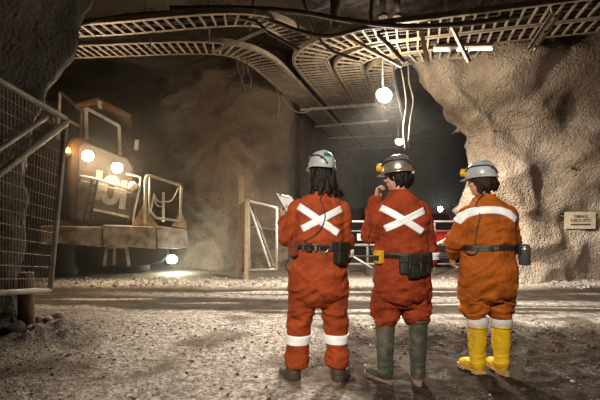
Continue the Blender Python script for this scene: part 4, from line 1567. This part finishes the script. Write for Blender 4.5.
rods = [((253, 0), (250, 30), 6.0), ((449, 0), (448, 30), 5.9), ((486, 0), (463, 22), 5.8), ((548, 0), (553, 14), 5.6), ((210, 0), (209, 44), 6.3), ((148, 0), (151, 50), 6.6)]
rl = ['thin rod dropping to the bend of the left trays', 'thin rod dropping to the right trays above the pillar edge', 'slanted rod from the roof to the right trays, beside the strip light',
      'thin rod from the roof to the top of the long twin brace', 'thin rod holding the left trays near their bend', 'thin rod holding the left trays above the machine']
for (a, b, Y), lb in zip(rods, rl):
    pa, pb = at(*a, Y), at(*b, Y)
    d = (pa - pb).normalized()
    k = (roof_z(pa.x, pa.y) + 0.05 - pa.z) / max(0.3, d.z)
    tag(MB().tube([pa + d * k, pb], 0.012, 6).build('hanger_rod', M['galv']), lb, 'rod', 'rods holding the cable trays')

# stub pipes coming down from the roof
for x, y, Y, r, lb in ((335, 34, 6.6, 0.075, 'thick vertical pipe coming down from the roof behind the tray bends'), (383, 20, 6.9, 0.055, 'thinner vertical pipe from the roof, left of a matching pair'),
                       (397, 20, 6.9, 0.055, 'thinner vertical pipe from the roof, right of a matching pair')):
    p = at(x, y, Y)
    q = MB().tube([Vector((p.x, p.y, roof_z(p.x, p.y) + 0.1)), p], r, 16)
    o = q.build('roof_pipe', M['hose'], None, True)
    tag(o, lb, 'pipe')
    MB().lathe([(r * 1.02, -0.02), (r * 1.25, -0.02), (r * 1.25, 0.04), (r * 1.02, 0.04)], 16, Matrix.Translation((p.x, p.y, p.z + 0.06))).build('collar', M['galv'], o)

# hoses slung under the roof
hs = [([(170, 8), (240, 8), (300, 12), (345, 20), (400, 26), (460, 24), (520, 16), (600, 2)], 5.9, 0.034, 'long dusty hose slung under the roof from the left to the right trays'),
      ([(250, 14), (275, 22), (300, 31), (330, 36), (372, 27), (420, 29)], 6.0, 0.030, 'thin hose sagging over the tray bends'),
      ([(60, 30), (120, 16), (190, 12), (250, 20), (268, 32), (300, 50)], 5.9, 0.022, 'thin hose trailing along the upper left tray'),
      ([(372, 0), (371, 18), (376, 32), (392, 48), (404, 62)], 6.3, 0.030, 'hose dropping from the roof to the work lamp'),
      ([(303, 0), (312, 25), (322, 42), (335, 52), (360, 60)], 6.2, 0.022, 'thin hose dropping from the roof over the outermost tray bend')]
for pts, Y, r, lb in hs:
    P = [at(x, y, Y + 0.1 * math.sin(i)) for i, (x, y) in enumerate(pts)]
    tag(MB().tube(catmull(P, 8), r, 10).build('hose', M['hose'], None, True), lb, 'hose')

# loose cables and frayed ends hanging from the trays
lc = [([(236, 58), (238, 68), (241, 80), (245, 90)], 6.9, 'leftmost frayed cable end hanging from the left tray bend'),
      ([(241, 58), (243, 70), (242, 82), (248, 86)], 6.92, 'second frayed cable end hanging from the left tray bend'),
      ([(247, 60), (248, 72), (251, 78), (250, 88)], 6.95, 'third frayed cable end hanging from the left tray bend'),
      ([(276, 85), (279, 100), (278, 112), (276, 121)], 7.6, 'thin cable hanging straight from the tray beside the back wall'),
      ([(282, 92), (287, 104), (297, 112), (307, 112), (312, 107)], 7.7, 'cable looping under the tray nearest the back wall'),
      ([(401, 68), (404, 85), (406, 105), (403, 128), (405, 150)], 7.3, 'loose cable hanging behind the bright lamp, left of two'),
      ([(408, 60), (409, 82), (413, 100), (410, 120), (408, 142)], 7.4, 'loose cable hanging behind the bright lamp, right of two'),
      ([(335, 152), (338, 160), (344, 163), (350, 160), (354, 152)], 10.5, 'cable loop hanging in the dark drift between the white and silver helmets')]
for pts, Y, lb in lc:
    tag(MB().tube(catmull([at(x, y, Y) for x, y in pts], 6), 0.012, 6).build('hanging_cable', M['hose'], None, True), lb, 'cable', 'loose cables hanging under the trays')


# lamps
def work_lamp(px, py, Y, r, m, label, hang_z):
    p = at(px, py, Y)
    o = empty('work_lamp', p)
    A = Matrix.Rotation(R(68), 4, 'X')
    MB().lathe([(r * 0.5, -r * 1.5), (r * 0.95, -r * 0.9), (r * 1.15, 0), (r * 1.05, 0.01)], 20, A).build('housing', M['steel_dark'], o, True)
    MB().lathe([(r * 1.0, 0.005), (r * 0.8, r * 0.35), (r * 0.4, r * 0.52), (0.002, r * 0.56)], 20, A).build('lens', m, o, True)
    MB().tube([Vector((0, r * 1.0, 0.03)), Vector((0, r * 1.0, hang_z - p.z))], 0.012, 6).build('hanger', M['galv'], o)
    MB().tube(catmull([Vector((0, r * 1.2, 0)), Vector((0.08, r * 1.6, -0.16)), Vector((0.2, r * 2, 0.2)), Vector((0.22, r * 2, hang_z - p.z))], 6), 0.010, 6).build('lead', M['cable'], o, True)
    tag(o, label, 'lamp', 'work lamps hung in the drift')
    return o


work_lamp(384, 95, 7.15, 0.13, M['lamp_white'], 'bright work lamp hanging below the cable trays', ZT)
work_lamp(399, 142, 11.6, 0.10, M['lamp_white'], 'smaller work lamp deeper in the drift, above the silver helmet', ZT)
p = at(440, 209, 17.0)
o = empty('lamp_stand', (p.x, p.y, 0))
MB().tube([Vector((0, 0.05, 0.0)), Vector((0, 0.05, p.z))], 0.03, 8).build('pole', M['galv'], o)
for k in range(3):
    a = 2 * PI * k / 3
    MB().tube([Vector((0, 0.05, 0.5)), Vector((0.4 * math.cos(a), 0.05 + 0.4 * math.sin(a), 0.0))], 0.018, 6).build('leg', M['galv'], o)
MB().ball((0, -0.02, p.z), 0.10).build('lens', M['lamp_cool'], o, True)
tag(o, 'distant floodlight on a stand glowing far down the drift above the red vehicle', 'lamp')

# strip light at the top of the pillar
p0, p1 = at(434, 50.5, 6.75), at(492, 49, 6.75)
o = empty('strip_light', p0)
d = p1 - p0
MB().bar(Vector((0, 0, 0.05)), d + Vector((0, 0, 0.05)), 0.12, 0.04).build('housing', M['galv'], o)
for a, b in ((0.0, 0.26), (0.40, 0.55), (0.60, 1.0)):
    MB().tube([d * a, d * b], 0.018, 10).build('tube', M['tube_glow'], o, True)
for t in (0.2, 0.8):
    MB().tube([d * t + Vector((0, 0, 0.06)), d * t + Vector((0, 0, roof_z(p0.x, p0.y) - p0.z + 0.1))], 0.010, 6).build('rod', M['galv'], o)
tag(o, 'strip light in three glowing lengths under the right trays above the pale pillar', 'lamp')
light('AREA', 'strip_light_glow', p0 + d * 0.5 + Vector((0, 0.05, -0.08)), 34, (1.0, 0.92, 0.80), p0 + d * 0.5 + Vector((0.2, 0.9, -2.0)), 0.9)

# ------------------------------------------------------------------ gates, posts
M['gate_grey'] = mat('gate_grey', (0.40, 0.35, 0.29), 0.6, 0.2, 0.4, 40, 0.5, 6)
TR, BR = at(66, 119, 4.85), at(50, 290, 4.92)
TL, BL = at(0, 81, 4.15), at(0, 293, 4.20)
TL, BL = TL + (TL - TR) * 0.9, BL + (BL - BR) * 0.9
g = empty('mesh_gate', (BR.x, BR.y, 0))
gb = Vector((BR.x, BR.y, 0))


def gq(u, v):
    return (BR.lerp(BL, u)).lerp(TR.lerp(TL, u), v) - gb


q = MB()
for a, b in (((0, 0), (0, 1)), ((0, 1), (1, 1)), ((1, 1), (1, 0)), ((1, 0), (0, 0))):
    q.tube([gq(*a), gq(*b)], 0.030, 10)
q.build('frame', M['gate_grey'], g, True)
q = MB()
for k in range(1, 36):
    q.tube([gq(k / 36, 0), gq(k / 36, 1)], 0.0032, 5)
for k in range(1, 15):
    q.tube([gq(0, k / 15), gq(1, k / 15)], 0.0040, 5)
q.build('wire_mesh', M['gate_grey'], g)
n_ = (gq(1, 0) - gq(0, 0)).cross(Vector((0, 0, 1))).normalized()
if n_.x < 0:
    n_ = -n_
MB().tube([gq(0.03, 0.97) + n_ * 0.05, gq(1.0, 0.29) + n_ * 0.05], 0.034, 10).build('brace', M['gate_grey'], g, True)
MB().tube([gq(0.20, 0.94) + n_ * 0.05, gq(1.0, 0.40) + n_ * 0.05], 0.022, 10).build('brace', M['gate_grey'], g, True)
p = at(53, 127, 4.72) - gb
MB().box(p, (0.03, 0.05, 0.20)).build('latch', M['timber'], g, False, 0.006)
tag(g, 'tall rusty mesh gate with slanting pipe braces at the left edge', 'gate')
for x, y, Y, r, hh, lb in ((26, 330, 4.90, 0.085, 0.66, 'round rusty post under the mesh gate, beside the rubble'), ):
    P_ = at(x, y, Y)
    P_.z = floor_h(P_.x, P_.y) - 0.05
    o = MB().lathe([(r, 0), (r, hh - 0.03), (r * 0.92, hh)], 18, Matrix.Translation(P_)).build('gate_post', M['rust'], None, True)
    tag(o, lb, 'post')

# timber posts and the open pipe gate leaf at the corner of the drift
YG = 9.05
zf_ = floor_h(at(240, 278, YG).x, YG)


def post(px0, px1, ptop, Y, label):
    a = at(px0, ptop, Y)
    b = at(px1, 278, Y)
    b.z = floor_h(b.x, b.y) - 0.05
    o = MB().bar(a, b, 0.085, 0.10, (0, 1, 0)).build('timber_post', M['timber'], None, False, 0.008)
    tag(o, label, 'post', 'timber posts at the drift corner')


post(242, 239.5, 175, YG + 0.05, 'taller of the two timber posts at the drift corner')
post(247.5, 246.5, 199, YG - 0.12, 'shorter timber post carrying the open white gate leaf')
lf = empty('gate_leaf', at(249, 271, YG - 0.15))
lb_ = Vector(lf.location)
q = MB()
cs = [at(249.5, 201, YG - 0.15), at(277, 208, YG - 0.55), at(276.5, 269, YG - 0.55), at(249.5, 270, YG - 0.15)]
for i in range(4):
    q.tube([cs[i] - lb_, cs[(i + 1) % 4] - lb_], 0.026, 10)
q.build('frame', M['white_paint'], lf, True)
MB().tube([at(250, 206, YG - 0.15) - lb_, at(270, 267, YG - 0.5) - lb_], 0.022, 8).build('brace', M['white_paint'], lf, True)
MB().tube([at(253, 207, YG - 0.15) - lb_, at(274, 266, YG - 0.5) - lb_], 0.022, 8).build('brace', M['white_paint'], lf, True)
MB().tube([at(249.5, 226, YG - 0.15) - lb_, at(277, 230, YG - 0.55) - lb_], 0.010, 8).build('wire', M['galv'], lf, True)
tag(lf, 'open white pipe gate leaf with a double diagonal brace on a timber post', 'gate')

# pipe barrier across the drift
YB = 9.5
pg = empty('pipe_barrier', (at(335, 270, YB).x, YB, 0))
pb_ = Vector(pg.location)
x0, x1 = at(335, 0, YB).x - pb_.x, at(468, 0, YB).x - pb_.x


def zpy(py):
    return CAMZ + (HY - py) * YB / F


for py, r, m in ((221.5, 0.024, M['white_paint']), (231, 0.018, M['galv']), (245, 0.030, M['galv']), (256, 0.018, M['steel_dark']), (264, 0.022, M['galv'])):
    MB().tube([Vector((x0, 0, zpy(py))), Vector((x1, 0, zpy(py)))], r, 10).build('rail', m, pg, True)
for t in (0.0, 0.245, 0.5, 0.75, 1.0):
    x = x0 + (x1 - x0) * t
    MB().tube([Vector((x, 0.02, -0.05)), Vector((x, 0.02, zpy(221)))], 0.028, 10).build('upright', M['galv'], pg, True)
MB().tube([Vector((at(351, 0, YB).x - pb_.x, -0.04, zpy(255))), Vector((at(372, 0, YB).x - pb_.x, -0.04, zpy(268)))], 0.022, 8).build('brace', M['white_paint'], pg, True)
MB().tube([Vector((at(454, 0, YB).x - pb_.x, -0.04, zpy(234))), Vector((at(431, 0, YB).x - pb_.x, -0.04, zpy(247)))], 0.026, 8).build('brace', M['white_paint'], pg, True)
MB().box((at(363, 0, YB).x - pb_.x, -0.045, zpy(237)), (0.27, 0.02, 0.15)).build('plate', M['white_paint'], pg, False, 0.004)
tag(pg, 'pale pipe barrier across the drift behind the three workers', 'barrier')

# red vehicle behind the barrier
M['car_red'] = mat('car_red', (0.50, 0.030, 0.026), 0.3, 0, 0.05, 20, 0.3, 5)
M['car_glass'] = mat('car_glass', (0.03, 0.035, 0.035), 0.08)
M['car_lamp'] = mat('car_lamp', (0.75, 0.76, 0.74), 0.15)
M['car_stripe'] = mat('car_stripe', (0.78, 0.58, 0.22), 0.4)
car = empty('pickup_truck', (at(443, 0, 10.9).x, 10.9, 0))
tag(car, 'red vehicle with a pale yellow front stripe parked behind the pipe barrier', 'vehicle')


def prof_body(pts, w, name, m, parent=car, bevel=0.04):
    """side outline in (y, z), extruded across the width"""
    q = MB()
    n = len(pts)
    q.v = [(-w / 2, y, z) for y, z in pts] + [(w / 2, y, z) for y, z in pts]
    q.f = [tuple(range(n)), tuple(reversed(range(n, 2 * n)))] + [(i, n + i, n + (i + 1) % n, (i + 1) % n) for i in range(n)]
    return q.build(name, m, parent, False, bevel)


bd = prof_body([(0.0, 0.34), (0.0, 0.78), (0.12, 0.88), (1.10, 0.98), (1.15, 0.98), (4.3, 0.98), (4.35, 0.40), (0.3, 0.30)], 1.62, 'body', M['car_red'], bevel=0.06)
prof_body([(1.02, 0.97), (1.62, 1.42), (2.9, 1.44), (3.05, 0.97)], 1.46, 'cabin', M['car_red'], bd, 0.05)
prof_body([(1.04, 1.00), (1.60, 1.38), (1.62, 1.38), (1.08, 1.00)], 1.30, 'windscreen', M['car_glass'], bd, 0.0).location.y = -0.05
MB().box((0, -0.02, 0.625), (1.60, 0.05, 0.085)).build('stripe', M['car_stripe'], bd, False, 0.01)
MB().box((0, -0.02, 0.50), (0.95, 0.06, 0.14)).build('grille', M['black'], car, False, 0.01)
MB().box((0, -0.07, 0.33), (1.66, 0.16, 0.16)).build('bumper', M['steel_dark'], car, False, 0.03)
for sx in (-1, 1):
    MB().box((sx * 0.63, -0.02, 0.50), (0.30, 0.06, 0.13)).build('headlight', M['car_lamp'], car, False, 0.02)
    MB().box((sx * 0.90, 1.15, 1.05), (0.16, 0.06, 0.12)).build('mirror', M['black'], car, False, 0.02)
    for yy in (0.75, 3.5):
        A = Matrix.Translation((sx * 0.70, yy, 0.34)) @ Matrix.Rotation(R(90), 4, 'Y')
        w_ = MB().lathe([(0.2, -0.09), (0.32, -0.1), (0.345, -0.05), (0.345, 0.05), (0.32, 0.1), (0.2, 0.09)], 28, A).build('wheel', M['tyre'], car, True)
        MB().lathe([(0.05, -0.08), (0.19, -0.085), (0.195, 0.0), (0.19, 0.085), (0.05, 0.08)], 20, A).build('hub', M['galv'], w_, True)

# ------------------------------------------------------------------ sign on the pillar, stones
wr = bpy.data.objects['wall_right']
wb = BVHTree.FromPolygons([v.co.copy() for v in wr.data.vertices], [tuple(p.vertices) for p in wr.data.polygons])


def on_wall(px, py):
    o = Vector((0, 0, CAMZ))
    d = (at(px, py, 1.0) - o).normalized()
    h = wb.ray_cast(o, d)
    return h[0] if h[0] is not None else at(px, py, 8.0)


ys_ = min(on_wall(x, y).y for x in (566, 572, 580, 588, 594) for y in (212, 216, 220, 224, 228)) - 0.03
sc_ = at(580, 220.3, ys_)
kk = ys_ / F
sg = empty('wall_sign', sc_)
M['sign'] = mat('sign_cream', (0.66, 0.54, 0.40), 0.6, 0, 0.1, 40, 0.3, 8)
M['sign_ink'] = mat('sign_ink', (0.075, 0.05, 0.035), 0.7)
MB().box((0, 0, 0), (31 * kk, 0.012, 17 * kk)).build('board', M['sign'], sg, False, 0.003)
for body, dz, w in (('TERMINALES', 2.4, 15), ('PUERTA DPTO', -1.6, 20)):
    fc = bpy.data.curves.new('lettering', 'FONT')
    fc.body = body
    fc.size = 4.2 * kk
    fc.align_x = 'CENTER'
    fc.extrude = 0.001
    fc.offset = 0.002
    tmp = bpy.data.objects.new('tmp', fc)
    C.objects.link(tmp)
    me = bpy.data.meshes.new_from_object(tmp.evaluated_get(bpy.context.evaluated_depsgraph_get()))
    bpy.data.objects.remove(tmp)
    xs_ = [v.co.x for v in me.vertices]
    sx = w * kk / (max(xs_) - min(xs_))
    for v in me.vertices:
        v.co = Vector((v.co.x * sx + 0.3 * kk, -0.007 - v.co.z, v.co.y + dz * kk))
    me.materials.clear()
    me.materials.append(M['sign_ink'])
    o = bpy.data.objects.new('lettering', me)
    C.objects.link(o)
    o.parent = sg
MB().box((0.3 * kk, -0.007, -4.2 * kk), (20 * kk, 0.004, 1.6 * kk)).build('bar_mark', M['sign_ink'], sg)
for sx in (-1, 1):
    MB().tube([Vector((sx * 13 * kk, 0.0, 5 * kk)), Vector((sx * 13 * kk, 0.45, 5 * kk))], 0.012, 6).build('bolt', M['galv'], sg)
MB().tube([Vector((-15 * kk, 0, 4 * kk)), Vector((-21 * kk, 0.02, 5 * kk)), Vector((-24 * kk, 0.3, 4 * kk))], 0.012, 6).build('bracket', M['galv'], sg)
tag(sg, 'cream sign with dark lettering fixed on the pale rock pillar', 'sign')

# rock bolts standing out of the pillar
for x, y, lb in ((457, 131, 'rock bolt plate at the left edge of the pale pillar'), (572, 168, 'rock bolt plate on the right side of the pillar above the sign'), (494, 131, 'small rock bolt plate in the middle of the pale pillar')):
    h = on_wall(x, y)
    o = MB().box((0, -0.015, 0), (0.055, 0.010, 0.055), Matrix.Translation(h)).tube([h + Vector((0, 0.2, 0)), h + Vector((-0.03, -0.12, 0.01))], 0.013, 8).build('rock_bolt', M['rust'])
    tag(o, lb, 'rock bolt', 'rock bolts on the pillar')


def stone_mesh(r_, size):
    q = MB()
    q.ball((0, 0, 0), (size * r_.uniform(0.8, 1.3), size * r_.uniform(0.8, 1.2), size * r_.uniform(0.5, 0.8)), None, 10, 7)
    o = Vector((r_.uniform(0, 90), r_.uniform(0, 90), 0))
    q.v = [tuple(Vector(p) * (1 + 0.55 * noise.noise(Vector(p) / size * 0.9 + o))) for p in q.v]
    return q


r_ = random.Random(4)
M['stone'] = mat('stone', (0.42, 0.36, 0.30), 0.85, 0, 0.5, 30, 0.55, 12)
M['stone_dark'] = mat('dark_clod', (0.085, 0.062, 0.045), 0.85, 0, 0.5, 30, 0.5, 12)


def feet_clear(x, y):
    return all(abs(x - P['loc'][0]) > 0.36 or abs(y - P['loc'][1]) > 0.34 for P in (P1, P2, P3))


def gravel(name, n, m, area, smin, smax, label, seed, dens=None):
    rr = random.Random(seed)
    base = []
    for k in range(6):
        q = MB()
        q.ball((0, 0, 0), (1, rr.uniform(0.7, 1), rr.uniform(0.5, 0.75)), None, 7, 5)
        o = Vector((rr.uniform(0, 90), 0, 0))
        q.v = [tuple(Vector(p) * (1 + 0.5 * noise.noise(Vector(p) + o))) for p in q.v]
        base.append(q)
    V, Fs, b = [], [], 0
    c = 0
    while c < n:
        x, y = rr.uniform(area[0], area[1]), rr.uniform(area[2], area[3])
        if not feet_clear(x, y) or (dens and rr.random() > dens(x, y)):
            continue
        c += 1
        s = smin * (smax / smin) ** (rr.random() ** 2.2)
        q = base[rr.randrange(6)]
        a = rr.uniform(0, 2 * PI)
        ca, sa = math.cos(a) * s, math.sin(a) * s
        z = floor_h(x, y) + s * 0.22
        V += [(x + p[0] * ca - p[1] * sa, y + p[0] * sa + p[1] * ca, z + p[2] * s) for p in q.v]
        Fs += [tuple(i + b for i in f) for f in q.f]
        b += len(q.v)
    q = MB()
    q.v, q.f = V, Fs
    o = q.build(name, m, None, True)
    tag(o, label, 'gravel', kind='stuff')


gravel('gravel', 2600, M['stone'], (-3.0, 3.0, 2.4, 5.6), 0.004, 0.020, 'loose pale gravel strewn over the trampled ground at the front', 5, lambda x, y: 1 if x < 0.8 else 0.10)
gravel('clods', 2600, M['stone_dark'], (-2.6, 3.4, 2.4, 5.2), 0.004, 0.022, 'dark mud clods strewn over the ground at the front', 6, lambda x, y: 0.2 if x < 0.6 else 1)
gravel('crushed_rock', 1800, M['stone'], (-5.5, 7.2, 7.9, 9.1), 0.010, 0.05, 'pale crushed rock along the far side of the haul road', 7, lambda x, y: 0.1 if -0.2 < x < 2.9 else 1)
for px, py, s, lb in ((40, 322, 0.075, 'grey rock lying at the foot of the gate post, nearest it'), (14, 336, 0.11, 'large dark rock under the mesh gate at the left edge'), (47, 331, 0.055, 'small rock in front of the rubble by the gate post'),
                      (58, 318, 0.06, 'pale rock at the right end of the rubble by the gate post')):
    Y = F * CAMZ / (py - HY)
    p = at(px, py, Y)
    o = stone_mesh(r_, s)
    ob = o.build('rock', M['stone'] if s < 0.1 else M['stone_dark'], None, True)
    ob.location = (p.x, p.y, floor_h(p.x, p.y) + s * 0.3)
    tag(ob, lb, 'rock', 'rocks by the mesh gate')
